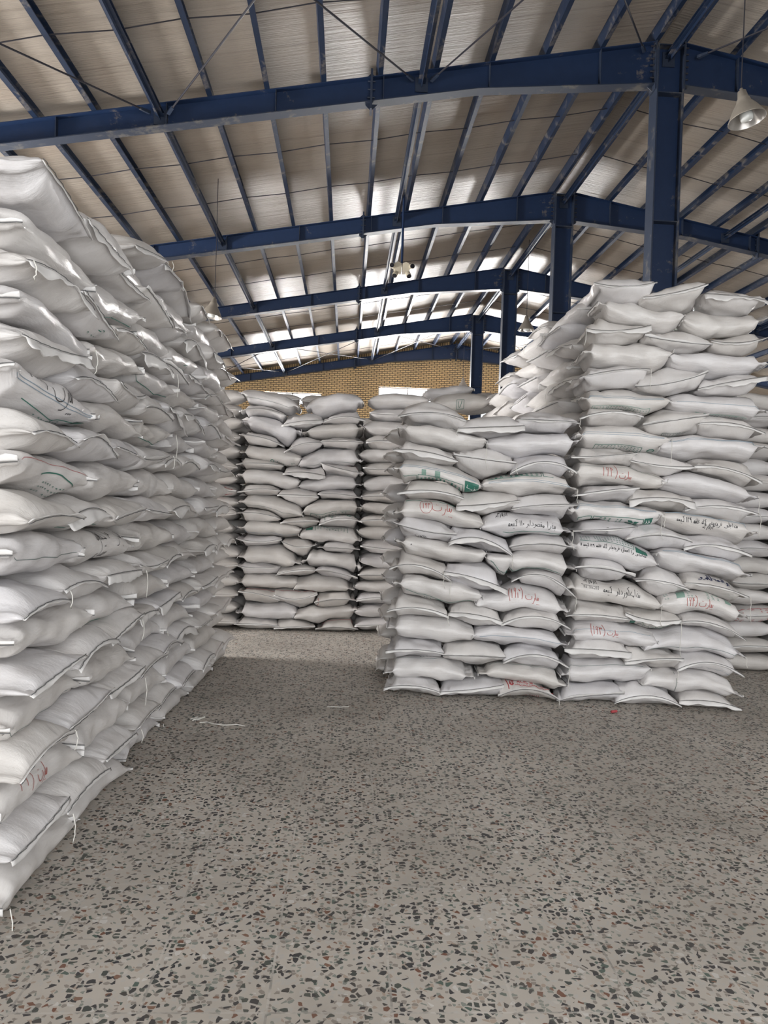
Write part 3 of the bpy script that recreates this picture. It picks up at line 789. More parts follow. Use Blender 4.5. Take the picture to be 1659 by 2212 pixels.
    if string:
        ln_ = q.uniform(.07, .22) if string is True else string; e = q.choice((-1, 1)); P, d = sh.hemline(e if kind == 'L' else -1, np.array([1.0 if kind == 'L' else float(e)]))
        p = P[0]+(sh.out*.025 if kind == 'L' else sh.out*.03); b = MB()
        b.tube([Vector(p+np.array([0, 0, -ln_*f])+sh.s*(.012*math.sin(f*5+q.random()*3)*f)+sh.out*.012*math.sin(f*3)) for f in np.linspace(0, 1, 8)], .0024, 5)
        part('string', np.array(b.V), b.F, M['string'], o)
    return o, sh
def stripes(sh, o, be, gap=.05, mat='bluestripe', wd=.0028, a0=-.86, a1=.86):
    k = Ink(sh)
    for d in ((0,) if gap == 0 else (-gap/2, gap/2)):
        k.line([(a0, be+d), (a1, be+d)], wd)
    k.build('woven_line', M[mat], o)
LOW_ROWS=[
('E',[(0.406,2.344,0.969,2.327,2.476,2.277),(0.903,2.256,1.448,2.292,2.391,2.194),(1.384,2.343,1.89,2.33,2.424,2.239)]),
('L',[(0.41,2.232,1.144,2.145,2.277,2.098),(1.144,2.135,1.901,2.182,2.246,2.05)]),
('E',[(0.378,2.065,0.912,1.984,2.126,1.982),(0.878,2.037,1.391,1.982,2.087,1.869),(1.347,1.896,1.889,1.923,2.09,1.899)]),
('L',[(0.382,1.931,1.118,1.799,1.974,1.809),(1.119,1.783,1.894,1.77,1.912,1.737)]),
('E',[(0.421,1.707,0.969,1.682,1.844,1.652),(0.913,1.611,1.433,1.676,1.742,1.561),(1.367,1.604,1.914,1.654,1.746,1.576)]),
('L',[(0.4,1.546,1.145,1.474,1.656,1.462),(1.125,1.447,1.864,1.435,1.58,1.38)]),
('E',[(0.392,1.46,0.921,1.376,1.508,1.313),(0.86,1.31,1.385,1.216,1.426,1.239),(1.362,1.285,1.906,1.288,1.427,1.257)]),
('L',[(0.419,1.293,1.175,1.207,1.317,1.124),(1.176,1.186,1.907,1.122,1.263,1.093)]),
('E',[(0.377,1.076,0.886,0.993,1.188,0.989),(0.831,1.061,1.353,0.931,1.124,0.91),(1.387,1.007,1.909,0.899,1.118,0.958)]),
('L',[(0.409,0.932,1.15,0.848,1.005,0.797),(1.104,0.815,1.861,0.791,0.952,0.766)]),
('E',[(0.368,0.715,0.88,0.693,0.838,0.656),(0.879,0.72,1.325,0.663,0.793,0.611),(1.315,0.641,1.877,0.632,0.791,0.61)]),
('L',[(0.377,0.581,1.107,0.547,0.671,0.473),(1.087,0.514,1.861,0.472,0.605,0.456)]),
('E',[(0.368,0.381,0.848,0.38,0.472,0.322),(0.838,0.369,1.361,0.371,0.466,0.274),(1.342,0.327,1.877,0.313,0.472,0.301)]),
('L',[(0.363,0.203,1.103,0.204,0.316,0.144),(1.145,0.216,1.868,0.147,0.291,0.136)]),
('E',[(0.362,0.068,0.832,0.052,0.154,-0.011),(0.827,0.057,1.353,0.14,0.15,0.005),(1.309,0.042,1.803,0.038,0.16,-0.016)]),
]
TALL_ROWS=[
('E',[(1.97,3.478,2.475,3.493,3.545,3.355),(2.37,3.365,2.882,3.486,3.485,3.271),(2.857,3.402,3.363,3.355,3.459,3.273)]),
('L',[(2.017,3.33,2.706,3.23,3.343,3.118),(2.699,3.216,3.367,3.243,3.267,3.085)]),
('E',[(1.92,3.102,2.44,3.141,3.195,3.001),(2.395,3.055,2.934,2.996,3.106,2.931),(2.926,3.024,3.369,3.061,3.106,2.916)]),
('L',[(1.906,2.903,2.621,2.905,3.02,2.781),(2.608,2.883,3.377,2.844,2.937,2.756)]),
('E',[(1.879,2.697,2.446,2.781,2.834,2.643),(2.333,2.644,2.908,2.771,2.781,2.592),(2.831,2.628,3.381,2.746,2.754,2.595)]),
('L',[(1.901,2.557,2.622,2.549,2.624,2.451),(2.622,2.533,3.382,2.485,2.611,2.42)]),
('E',[(1.897,2.368,2.407,2.397,2.49,2.32),(2.404,2.323,2.923,2.416,2.463,2.226),(2.844,2.346,3.379,2.282,2.438,2.231)]),
('L',[(1.871,2.219,2.635,2.199,2.324,2.12),(2.555,2.133,3.379,2.162,2.255,2.064)]),
('E',[(1.84,2.05,2.371,2.097,2.15,2.003),(2.317,2.032,2.831,1.995,2.097,1.927),(2.831,2.005,3.369,1.886,2.093,1.904)]),
('L',[(1.834,1.933,2.616,1.862,1.998,1.814),(2.586,1.851,3.344,1.739,1.931,1.732)]),
('E',[(1.877,1.734,2.397,1.814,1.845,1.692),(2.318,1.706,2.842,1.702,1.806,1.615),(2.768,1.642,3.354,1.624,1.751,1.571)]),
('L',[(1.84,1.606,2.6,1.599,1.694,1.518),(2.575,1.567,3.345,1.447,1.606,1.423)]),
('E',[(1.872,1.443,2.393,1.487,1.536,1.402),(2.309,1.379,2.833,1.382,1.495,1.306),(2.769,1.332,3.311,1.288,1.436,1.268)]),
('L',[(1.85,1.343,2.568,1.2,1.408,1.192),(2.566,1.263,3.312,1.102,1.274,1.109)]),
('E',[(1.898,1.133,2.387,1.077,1.224,1.007),(2.393,1.051,2.822,0.994,1.127,0.961),(2.784,1.04,3.303,0.944,1.131,0.95)]),
('L',[(1.847,0.977,2.612,0.854,1.024,0.844),(2.602,0.843,3.294,0.781,0.964,0.778)]),
('E',[(1.839,0.738,2.369,0.723,0.836,0.677),(2.32,0.779,2.77,0.739,0.801,0.646),(2.765,0.718,3.291,0.592,0.788,0.652)]),
('L',[(1.844,0.606,2.591,0.568,0.685,0.512),(2.486,0.49,3.29,0.472,0.659,0.47)]),
('E',[(1.839,0.462,2.379,0.453,0.542,0.355),(2.33,0.372,2.802,0.419,0.5,0.316),(2.754,0.327,3.287,0.298,0.479,0.289)]),
('L',[(1.82,0.238,2.543,0.323,0.365,0.182),(2.481,0.188,3.283,0.125,0.315,0.14)]),
('E',[(1.793,-0.019,2.334,0.113,0.18,-0.008),(2.259,0.03,2.796,0.018,0.174,-0.011),(2.779,0.07,3.272,0.008,0.144,-0.008)]),
]
BACK_ROWS=[
('L',[(-1.339,2.89,-0.621,2.74,2.93,2.724),(-0.532,2.744,0.169,2.845,2.945,2.695)]),
('E',[(-1.34,2.683,-0.773,2.646,2.793,2.617),(-0.821,2.526,-0.321,2.604,2.686,2.473),(-0.327,2.581,0.199,2.623,2.75,2.595)]),
('L',[(-1.299,2.537,-0.582,2.431,2.632,2.388),(-0.567,2.431,0.18,2.518,2.581,2.386)]),
('E',[(-1.332,2.396,-0.791,2.275,2.438,2.268),(-0.782,2.201,-0.319,2.322,2.372,2.183),(-0.342,2.343,0.178,2.354,2.419,2.271)]),
('L',[(-1.326,2.189,-0.573,2.134,2.281,2.059),(-0.6,2.059,0.177,2.131,2.266,2.036)]),
('E',[(-1.358,2.033,-0.784,2.031,2.114,1.957),(-0.788,1.934,-0.27,1.922,2.042,1.881),(-0.334,2.076,0.205,1.968,2.11,1.941)]),
('L',[(-1.346,1.9,-0.586,1.837,1.99,1.777),(-0.592,1.792,0.179,1.833,1.927,1.757)]),
('E',[(-1.333,1.694,-0.812,1.726,1.794,1.648),(-0.847,1.673,-0.344,1.667,1.758,1.574),(-0.352,1.704,0.184,1.669,1.775,1.616)]),
('L',[(-1.322,1.576,-0.537,1.437,1.667,1.44),(-0.53,1.453,0.197,1.52,1.635,1.427)]),
('E',[(-1.333,1.435,-0.801,1.377,1.513,1.329),(-0.799,1.318,-0.327,1.355,1.432,1.285),(-0.326,1.325,0.201,1.371,1.47,1.306)]),
('L',[(-1.312,1.235,-0.553,1.229,1.339,1.14),(-0.566,1.191,0.193,1.161,1.307,1.117)]),
('E',[(-1.331,1.124,-0.779,1.133,1.179,1.025),(-0.778,1.103,-0.348,1.078,1.135,0.95),(-0.339,1.041,0.182,1.027,1.134,0.97)]),
('L',[(-1.303,0.924,-0.541,0.857,1.027,0.799),(-0.533,0.842,0.212,0.788,0.99,0.77)]),
('E',[(-1.329,0.79,-0.783,0.79,0.838,0.691),(-0.839,0.685,-0.36,0.757,0.798,0.659),(-0.36,0.757,0.164,0.667,0.812,0.66)]),
('L',[(-1.323,0.59,-0.571,0.61,0.685,0.486),(-0.613,0.542,0.123,0.546,0.681,0.489)]),
('E',[(-1.29,0.479,-0.786,0.388,0.541,0.32),(-0.854,0.446,-0.322,0.475,0.516,0.301),(-0.355,0.355,0.15,0.397,0.513,0.276)]),
('L',[(-1.305,0.212,-0.574,0.237,0.32,0.128),(-0.608,0.139,0.184,0.264,0.301,0.109)]),
('E',[(-1.33,0.077,-0.784,0.061,0.154,-0.003),(-0.841,-0,-0.339,0.071,0.128,-0.021),(-0.33,0.027,0.191,0.039,0.155,-0.009)]),
]

# ------------------------------------------------------------------ the stacks
def unit(x, y): v = np.array([x, y, 0.0]); return v/np.linalg.norm(v)
FRONT_OUT = unit(-.1035, -1)
def front_y(x): return 6.33-.1035*(x-.386)
POS2 = ('left of two', 'right of two'); POS3 = ('left of three', 'middle of three', 'right of three')
SK = {}
# what is written or printed on a sack, by its place in the tables (top row first)
LOOK = {}
def look(keys, text):
    for k in keys.split(): LOOK[k] = text
look('low_3_0', 'white sack with green printed panel and green block'); look('low_3_1', 'white sack with green table printed along its top')
look('low_5_0', 'white sack with circled red handwriting'); look('low_5_1', 'white sack with black handwriting and date')
look('low_9_1', 'white sack with red handwriting'); look('low_14_2', 'white sack with red printed emblem and lettering')
look('tall_5_0', 'white sack with green printed panel below blue lines'); look('tall_5_1', 'white sack with blue line and green print underneath')
look('tall_7_0', 'white sack with blue double line and green panel'); look('tall_9_0', 'white sack with reddish handwriting')
look('tall_11_0', 'white sack with large green arrow emblem and green block'); look('tall_11_1', 'white sack with two lines of black handwriting')
look('tall_13_0', 'white sack with black handwriting over green table'); look('tall_14_2', 'white sack with bold navy handwriting')
look('tall_15_0', 'white sack with black handwriting and scribble'); look('tall_15_1', 'white sack with red handwriting and green columns')
look('tall_16_1', 'white sack with round green stamp and green text'); look('tall_17_0', 'white sack with red bracketed handwriting')
look('tall_6_1', 'white sack with small boxed label under its hem'); look('back_9_2', 'white sack with green framed emblems')
look('back_10_1', 'white sack with green panel along its top'); look('back_15_2', 'pinkish sack with red bar near right end')
look('left_12_0', 'white sack with dark writing and green panel'); look('left_2_0', 'white sack with faded reddish handwriting')
FLAPS = {'low_0_1': .075, 'low_2_0': .05, 'low_4_1': .055, 'low_6_1': .05, 'low_8_1': .06, 'low_10_1': .05, 'tall_0_2': .07, 'tall_2_0': .055, 'tall_4_2': .05,
         'tall_10_1': .075, 'tall_16_1': .05, 'tall_18_0': .06, 'back_1_1': .07, 'back_5_1': .08, 'tall_20_2': .05}
STR = {'low_0_1': .06, 'tall_0_2': .19, 'tall_2_0': .14, 'low_1_1': .22, 'low_3_1': .12, 'low_8_0': .16, 'low_8_2': .12, 'low_10_1': .1, 'tall_14_2': .2, 'tall_16_2': .28, 'tall_18_2': .1, 'tall_4_2': .06}
def layer_rows(rows, name, yfun, out, stack, group, detail):
    n = len(rows); shapes = {}
    for r, (kind, L) in enumerate(rows):
        for i, (x0, z0, x1, z1, zt, zb) in enumerate(L):
            key = '%s_%d_%d' % (name, r, i)
            shapes[key] = sack_shape(key, kind, (x0, yfun(x0), max(z0, .03)), (x1, yfun(x1), max(z1, .03)), zt, max(zb, 0), out)
    if 'low_14_2' in shapes: shapes['low_14_2'].hem = .035   # this one's seam rides high
    conform([[shapes['%s_%d_%d' % (name, r, i)] for i in range(len(L))] for r, (k, L) in enumerate(rows)], 0)
    for r, (kind, L) in enumerate(rows):
        for i, (x0, z0, x1, z1, zt, zb) in enumerate(L):
            key = '%s_%d_%d' % (name, r, i)
            zb2 = max(zb, .0); lift = 0
            z0, z1 = max(z0, .03), max(z1, .03)
            pos = (POS2 if kind == 'L' else POS3)[i]
            lead = LOOK.get(key) or ('white sack lying lengthwise' if kind == 'L' else 'white sack, sewn end outward')
            lay = 'top layer' if r == 0 else 'bottom layer' if r == n-1 else ORD[n-r]+' layer up'
            lab = '%s, %s, %s' % (lead, lay, stack) if key in LOOK else '%s, %s, %s, %s' % (lead, pos, lay, stack)
            SK[key] = make_sack(key, kind, (x0, yfun(x0), z0), (x1, yfun(x1), z1), zt, zb2, out, lab, group, detail, None, FLAPS.get(key), STR.get(key), sh=shapes[key])
layer_rows(LOW_ROWS, 'low', front_y, FRONT_OUT, 'low front stack', 'sacks in the low front stack', 2)
layer_rows(TALL_ROWS, 'tall', front_y, FRONT_OUT, 'tall front stack', 'sacks in the tall front stack', 2)
layer_rows(BACK_ROWS, 'back', lambda x: 9.36, unit(0, -1), 'rear stack across the aisle', 'sacks in the rear stack', 1)
# two more on the rear stack's top
for i, (x0, x1, zt, zb) in enumerate(((-1.1, -.62, 3.0, 2.84), (-.62, -.12, 2.98, 2.82))):
    key = 'backtop_%d' % i
    SK[key] = make_sack(key, 'E', (x0, 9.75, zt-.08), (x1, 9.78, zb+.08), zt, zb, unit(0, -1), 'white sack lying behind the rear stack\'s top row, %s' % ('left' if i == 0 else 'right'), 'sacks in the rear stack', 1)

# long left-hand pile: faces the aisle
ZI = [.0, .162, .334, .509, .666, .82, .958, 1.122, 1.27, 1.446, 1.614, 1.781, 1.943, 2.09, 2.267, 2.398, 2.541, 2.705, 2.886, 3.055, 3.235]
q = random.Random(21); LEFT = []
for r in range(20):
    kind = 'L' if r % 2 == 0 else 'E'
    zb, zt = ZI[r], ZI[r+1]
    idx = 0
    for blk in range(3):
        yb0 = 2.86+blk*1.645+q.uniform(-.02, .02)
        n = 2 if kind == 'L' else 3
        pitch = 1.62/n
        for i in range(n):
            y0 = yb0+i*pitch+q.uniform(-.015, .015); y1 = y0+pitch*(1.03 if kind == 'L' else 1.06)+q.uniform(-.02, .02)
            idx += 1
            if r >= 18 and y0 < (3.4 if r == 18 else 4.0): continue
            far = r > 11
            jz = lambda s: q.uniform(-s, s)*(1.6 if far else 1.0)
            xf = -1.205+q.uniform(-.03, .02)+(.025 if kind == 'E' else -.015)-(.09 if r >= 18 else 0)+(.05 if blk == 2 else 0)
            key = 'left_%d_%d' % (r, idx-1)
            zc = (zt+zb)/2
            sag = q.uniform(-.03, .0)
            z0, z1 = zc+jz(.035)+sag, zc+jz(.045)+sag-(.02 if kind == 'L' else 0)
            if i == 0 and blk == 0: z0 += .01
            if r == 0: z0, z1 = max(z0, .03), max(z1, .03)
            # where a long sack's end drops between the sacks below
            rise = jz(.012)
            lead = LOOK.get(key) or ('white sack lying lengthwise' if kind == 'L' else 'white sack, sewn end outward')
            lay = 'bottom layer' if r == 0 else ORD[r+1]+' layer up'
            lab = ('%s, %s from near end, %s, long left pile' % (lead, ORD[idx], lay)).replace('green panel, first', 'green panel, nearest').replace('nearest from near end', 'nearest end')
            det = 2 if blk == 0 or (blk == 1 and i == 0) else 1
            fl = None
            if kind == 'E' and q.random() < (.45 if far else .2): fl = q.uniform(.05, .085)
            args = (key, kind, (xf+jz(.02), y0, z0), (xf+jz(.02), y1, z1), zt+rise+.006, zb+rise-.004 if r else 0, (1, 0, 0))
            LEFT.append((r, args, sack_shape(*args), lab, det, fl))

conform([[e[2] for e in LEFT if e[0] == r] for r in range(19, -1, -1)], 1, 2, .62)
for r, args, sh, lab, det, fl in LEFT:
    SK[args[0]] = make_sack(*args, lab, 'sacks in the long left pile', det, None, fl, sh=sh)
# narrow stack at the far left, and the one behind the low front stack
AZ = [(-1.29, 2.86), (-1.32, 2.68), (-1.31, 2.54), (-1.32, 2.37), (-1.33, 2.19), (-1.34, 2.01), (-1.35, 1.87), (-1.35, 1.69), (-1.33, 1.57), (-1.34, 1.42), (-1.38, 1.25), (-1.35, 1.12), (-1.30, .95), (-1.30, .79), (-1.29, .60), (-1.29, .43), (-1.31, .24), (-1.30, .09)]
CZ = [(.24, 2.88), (.25, 2.71), (.19, 2.55), (.22, 2.36), (.14, 2.21), (.19, 2.04), (.20, 1.86), (.18, 1.69), (.19, 1.53), (.17, 1.39), (.15, 1.23), (.19, 1.06), (.19, .89), (.17, .73), (.13, .56), (.16, .42), (.14, .25), (.15, .10)]
q = random.Random(5)
for nm, Z, sgn, where in (('far', AZ, -1, 'stack left of the rear stack'), ('mid', CZ, 1, 'stack behind the low front stack')):
    for i, (x, z) in enumerate(Z):
        kind = 'L' if i % 2 == 0 else 'E'; ln = .74 if kind == 'L' else .54
        zt = (Z[i-1][1]+z)/2 if i else z+.10; zb = (z+Z[i+1][1])/2 if i+1 < len(Z) else 0
        xa, xb = (x-ln, x) if sgn < 0 else (x, x+ln)
        lay = 'top layer' if i == 0 else 'bottom layer' if i == len(Z)-1 else ORD[len(Z)-i]+' layer up'
        key = '%s_%d_0' % (nm, i)
        lead = 'pinkish sack with red bands' if key == 'far_7_0' else 'white sack'
        SK[key] = make_sack(key, kind, (xa, 9.36, max(.03, z+q.uniform(-.02, .02))), (xb, 9.36, max(.03, z+q.uniform(-.02, .02))), zt, max(0, zb), unit(0, -1), '%s, %s, %s' % (lead, lay, where), 'sacks in the %s' % where, 1)
TOPC = [('L', .30, 1.02, 2.86, 3.06, 9.40), ('L', 1.04, 1.78, 2.80, 3.03, 9.42), ('E', 1.45, 1.98, 2.83, 3.08, 9.6), ('L', .98, 1.60, 2.99, 3.15, 9.75)]
for i, (kind, xa, xb, zb, zt, y) in enumerate(TOPC[1:]):
    key = 'midtop_%d' % i
    SK[key] = make_sack(key, kind, (xa, y, (zb+zt)/2-.02), (xb, y+.02, (zb+zt)/2+.05), zt, zb, unit(0, -1), 'white sack on the stack behind the low front stack, %s' % ('with green boxed mark', 'rightmost of its top', 'behind the others')[i], 'sacks in the stack behind the low front stack', 1)
# stack behind the tall stack's right edge
for i in range(17):
    kind = 'L' if i % 2 == 0 else 'E'; zb = i*.169; zt = zb+.169; ln = .78 if kind == 'L' else .56
    key = 'right_%d_0' % (16-i)
    xa = (3.70 if kind == 'L' else 3.92)+q.uniform(-.04, .04)
    lead = 'pinkish sack with red print' if i == 3 else 'white sack'
    SK[key] = make_sack(key, kind, (xa, 7.55, max(.03, zb+.085+q.uniform(-.02, .02))), (xa+ln, 7.52, max(.03, zb+.085+q.uniform(-.03, .02))), zt, zb, unit(-.05, -1), '%s, %s layer up, stack behind the tall stack\'s right edge' % (lead, ORD[i+1]), 'sacks behind the tall stack', 1)
# left flank of the low front stack
n = len(LOW_ROWS)
for r, (kind, L) in enumerate(LOW_ROWS):
    x0, z0, x1, z1, zt, zb = L[0]
    zc = (zt+zb)/2; hgt = zt-zb; zc = z0 if 0 < r < n-1 else zc
    kk = 'E' if kind == 'L' else 'L'
    y0, y1 = (6.86, 7.44) if kk == 'E' else (7.05, 7.62)
    if r == 0: continue
    key = 'flank_%d_0' % r
    zb_, zt_ = max(0, zc-hgt*.52), zc+hgt*.52
    SK[key] = make_sack(key, 'E', (.37+q.uniform(-.03, .01), y1, max(.03, zc+q.uniform(-.03, .02))), (.37+q.uniform(-.03, .01), y0, max(.03, zc+q.uniform(-.02, .02))), zt_, zb_, (-1, 0, 0), 'white sack, %s, on the aisle flank of the low front stack' % ('bottom layer' if r == n-1 else ORD[n-r]+' layer up'), 'sacks in the low front stack', 1, None, .07 if q.random() < .5 else None, q.random() < .4)
# left flank of the tall stack, stepping down towards the rear
HZ = [2.32, 2.49, 2.66, 2.83, 3.0, 3.16, 3.32, 3.48]
YE = [9.9, 9.75, 9.6, 9.4, 8.9, 8.3, 7.7]
for r in range(7):
    y = 6.84 if r % 2 else 6.62; i = 0
    while y < YE[r]:
        wd = .55 if (r+i) % 3 else .74
        kind = 'E' if wd < .6 else 'L'
        i += 1; key = 'heap_%d_%d' % (r, i-1)
        xf = 1.93-.09*(y-6.9)+q.uniform(-.05, .05)
        zb, zt = HZ[r], HZ[r+1]; zc = (zb+zt)/2
        dz = .05*(y-6.9)/3*(1 if r > 2 else .3)
        lab = 'white sack, %s from the front, %s row of the heap flanking the tall stack' % (ORD[i], 'lowest' if r == 0 else ORD[r+1])
        SK[key] = make_sack(key, kind, (xf-.06, y+wd, zc+dz+q.uniform(-.06, .03)), (xf, y, zc+dz+q.uniform(-.03, .05)), zt+dz+.01, zb+dz-.005, (-1, -.15, 0), lab, 'sacks heaped on the tall stack\'s flank', 1, None, .06 if q.random() < .4 else None, q.random() < .2)
        y += wd*.97

# the rest of the sacks, inside the stacks
def inner(x0, x1, y0, y1, ztop_, along='x'):
    z = 0; r = 0
    while z+.165 <= ztop_+.01:
        lx, ly = (.78, .5) if (r % 2 == 0) == (along == 'x') else (.5, .78)
        nx, ny = max(1, round((x1-x0)/lx)), max(1, round((y1-y0)/ly))
        for i in range(nx):
            for j in range(ny):
                cx, cy = x0+(i+.5)*(x1-x0)/nx, y0+(j+.5)*(y1-y0)/ny
                hx, hy = (x1-x0)/nx/2, (y1-y0)/ny/2
                prof = [(.80, 0), (.97, .04), (1, .0825), (.97, .125), (.80, .165)]
                V = []; m = 12
                for rr, zz in prof:
                    for k in range(m):
                        a = 2*math.pi*k/m; c, s_ = math.cos(a), math.sin(a)
                        V.append((cx+hx*rr*math.copysign(abs(c)**.5, c), cy+hy*rr*math.copysign(abs(s_)**.5, s_), z+zz))
                REST.add(V, grid_faces(5, m, True)+[tuple(range(m-1, -1, -1)), tuple(4*m+k for k in range(m))])
        z += .165; r += 1
inner(-3.0, -1.78, 2.95, 3.9, 2.7); inner(-3.0, -1.78, 3.9, 7.7, 3.05)
inner(.95, 1.85, 7.0, 7.7, 2.1); inner(2.5, 3.3, 6.85, 8.6, 3.2); inner(2.02, 2.95, 6.95, 9.2, 2.5); inner(1.2, 3.3, 8.7, 9.3, 2.2); inner(1.15, 2.52, 7.75, 8.65, 2.2); inner(-2.45, 3.0, 10.75, 11.5, 2.82)
inner(-2.2, 2.6, 9.95, 10.7, 2.65); inner(3.7, 5.5, 8.1, 9.4, 2.7); inner(4.5, 6.0, 7.45, 8.1, 2.7); inner(-2.8, -2.0, 9.2, 9.95, 2.6); inner(.95, 2.6, 9.3, 9.95, 2.4)

# ------------------------------------------------------------------ prints, lines and handwriting
def ink_on(key, name, mat, fn):
    o, sh = SK[key]
    if o is None: return
    k = Ink(sh); fn(k)
    if k.b.F: k.build(name, M[mat], o)
def stripe(key, be, gap=.10, mat='bluestripe', wd=.0028):
    o, sh = SK[key]
    if o is not None: stripes(sh, o, be, gap, mat, wd)
# low stack
ink_on('low_3_0', 'printed_panel', 'green', lambda k: (frame_line(k, -.78, -.47, -.75, -.28, .004, 'tr'), frame_line(k, -.44, .58, -.9, -.22, .004, 'tlr'), small_print(k, -.40, .55, -.85, -.35, 5, 11, 1, .0045),
       k.fill(.62, .93, -.72, .02)))
ink_on('low_3_0', 'white_leaf', 'hem', lambda k: (k.poly([(.68, -.12), (.80, -.42), (.74, -.55), (.66, -.30)]), k.poly([(.84, -.18), (.88, -.5), (.80, -.6), (.83, -.38)])))
ink_on('low_3_0', 'ink_smudge', 'palegreen', lambda k: (k.fill(-.36, -.26, -.25, .1), k.fill(-.06, .06, -.35, .12)))
stripe('low_3_0', .22)
ink_on('low_3_1', 'printed_panel', 'green', lambda k: (frame_line(k, -.88, .27, .42, .85, .004, 'br'), frame_line(k, .31, .52, .42, .9, .004, 'bl'), small_print(k, -.84, .24, .46, .86, 4, 10, 2, .0045)))
stripe('low_3_1', .05)
ink_on('low_5_0', 'handwriting', 'red', lambda k: (write(k, 'پارت', .28, .12, .44, .0045), write(k, '۱۹۳', -.20, .15, .18, .0045), k.line([(-.29+.14*math.cos(a), .33+.42*math.sin(a)) for a in np.linspace(0, 6.28, 22)], .0035)))
ink_on('low_5_1', 'handwriting', 'black', lambda k: (write(k, 'بذرا مقصودلو ۱۱۰ کیسه', .64, -.02, 1.05, .004, -.02)))
ink_on('low_5_1', 'written_date', 'black', lambda k: write(k, '۱۲/۷/۰۳.', -.40, .42, .30, .004, .1))
ink_on('low_5_1', 'printed_line', 'green', lambda k: (frame_line(k, -.5, .78, -.66, -.4, .004, 't'), small_print(k, -.6, -.1, -.85, -.7, 1, 7, 4, .004)))
ink_on('low_5_0', 'printed_line', 'green', lambda k: k.line([(-.75, .62), (-.2, .72), (.35, .60)], .004))
ink_on('low_6_0', 'mark', 'black', lambda k: write(k, 'جمن', .05, -.45, .28, .004))
ink_on('low_9_1', 'handwriting', 'red', lambda k: (write(k, 'پارت', .36, .12, .30, .0045), write(k, '(۱۹۳)', .0, .1, .30, .0045)))
ink_on('low_9_0', 'printed_panel', 'green', lambda k: (k.line([(-.7, -.45), (-.2, -.6), (.8, -.62)], .004), small_print(k, -.30, -.12, -.95, -.75, 1, 4, 9, .006), k.line([(.04+.06*math.cos(a), -.84+.14*math.sin(a)) for a in np.linspace(0, 6.28, 14)], .005)))
ink_on('low_7_1', 'printed_panel', 'green', lambda k: (k.line([(-.9, -.2), (-.6, -.62), (.1, -.62), (.7, -.6)], .0045), small_print(k, -.75, -.45, -.9, -.7, 1, 4, 10, .006)))
ink_on('low_7_0', 'dots', 'black', lambda k: (k.poly([(-.67, -.02), (-.65, .06), (-.63, -.02)]),))
ink_on('low_1_0', 'printed_line', 'thinline', lambda k: small_print(k, -.6, .3, .66, .78, 1, 12, 12, .004))
ink_on('low_13_0', 'printed_line', 'thinline', lambda k: (small_print(k, -.3, .4, .82, .95, 1, 10, 14, .004), k.line([(-.8, .8), (-.4, .75), (.3, .74)], .003)))
ink_on('low_14_2', 'printed_emblem', 'redprint', lambda k: (k.line([(-.46+.07*math.cos(a), .62+.16*math.sin(a)) for a in np.linspace(.3, 6.0, 16)], .009), k.line([(-.46+.035*math.cos(a), .60+.08*math.sin(a)) for a in np.linspace(0, 6.28, 10)], .006),
       k.line([(-0.270, .54), (-0.228, .74), (-0.186, .54)], .0055), k.line([(-0.249, .60), (-0.207, .60)], .0045), k.line([(-0.095, .72), (-0.144, .70), (-0.151, .58), (-0.095, .55)], .0055), k.line([(0.017, .73), (-0.060, .72), (-0.060, .64), (0.003, .64), (-0.060, .63), (-0.060, .55), (0.017, .55)], .005),
       k.line([(0.115, .73), (0.052, .71), (0.059, .65), (0.115, .62), (0.108, .56), (0.045, .55)], .0055)))
ink_on('low_14_2', 'printed_lines', 'redprint', lambda k: (k.line([(-.66, .85), (-.58, .45), (-.56, .10)], .008), k.line([(.83, .55), (.86, .05)], .007), k.line([(-.35, .35), (0, .30), (.4, .30), (.8, .32)], .005), small_print(k, -.28, .25, .38, .48, 1, 9, 15, .004),
       small_print(k, .36, .80, .42, .72, 2, 4, 16, .006), small_print(k, -.1, .4, -.8, -.62, 2, 7, 17, .005), k.line([(-.55, -.1), (-.53, -.5)], .006)))
# tall stack
ink_on('tall_5_0', 'printed_panel', 'palegreen', lambda k: (frame_line(k, -.72, -.38, -.72, -.38, .004, 'tlr'), frame_line(k, -.34, .58, -.95, -.34, .004, 'tlr'), small_print(k, -.31, .55, -.9, -.42, 4, 13, 20, .0045), small_print(k, -.69, -.42, -.7, -.45, 3, 4, 21, .0045)))
stripe('tall_5_0', .22); stripe('tall_5_1', .12, 0)
ink_on('tall_5_1', 'printed_panel', 'palegreen', lambda k: (k.line([(-.4, -.62), (.7, -.62)], .004), small_print(k, -.35, .3, -.9, -.68, 2, 10, 22, .0045), small_print(k, .34, .68, -.9, -.68, 2, 5, 23, .0045)))
stripe('tall_7_0', .10)
ink_on('tall_7_0', 'printed_panel', 'green', lambda k: (frame_line(k, -.55, .45, -.95, -.52, .004, 'tlr'), small_print(k, -.5, .42, -.92, -.58, 3, 13, 24, .0045), k.line([(.66+.07*math.cos(a), -.72+.12*math.sin(a)) for a in np.linspace(0, 6.28, 14)], .006), k.line([(.60, -.72), (.72, -.70)], .006)))
stripe('tall_7_1', .3, .06)
ink_on('tall_9_0', 'handwriting', 'red', lambda k: (write(k, 'پارت', .26, -.12, .24, .004), write(k, '(۱۹۴', -.03, -.10, .30, .004)))
stripe('tall_9_0', .42, 0, 'thinline', .002)
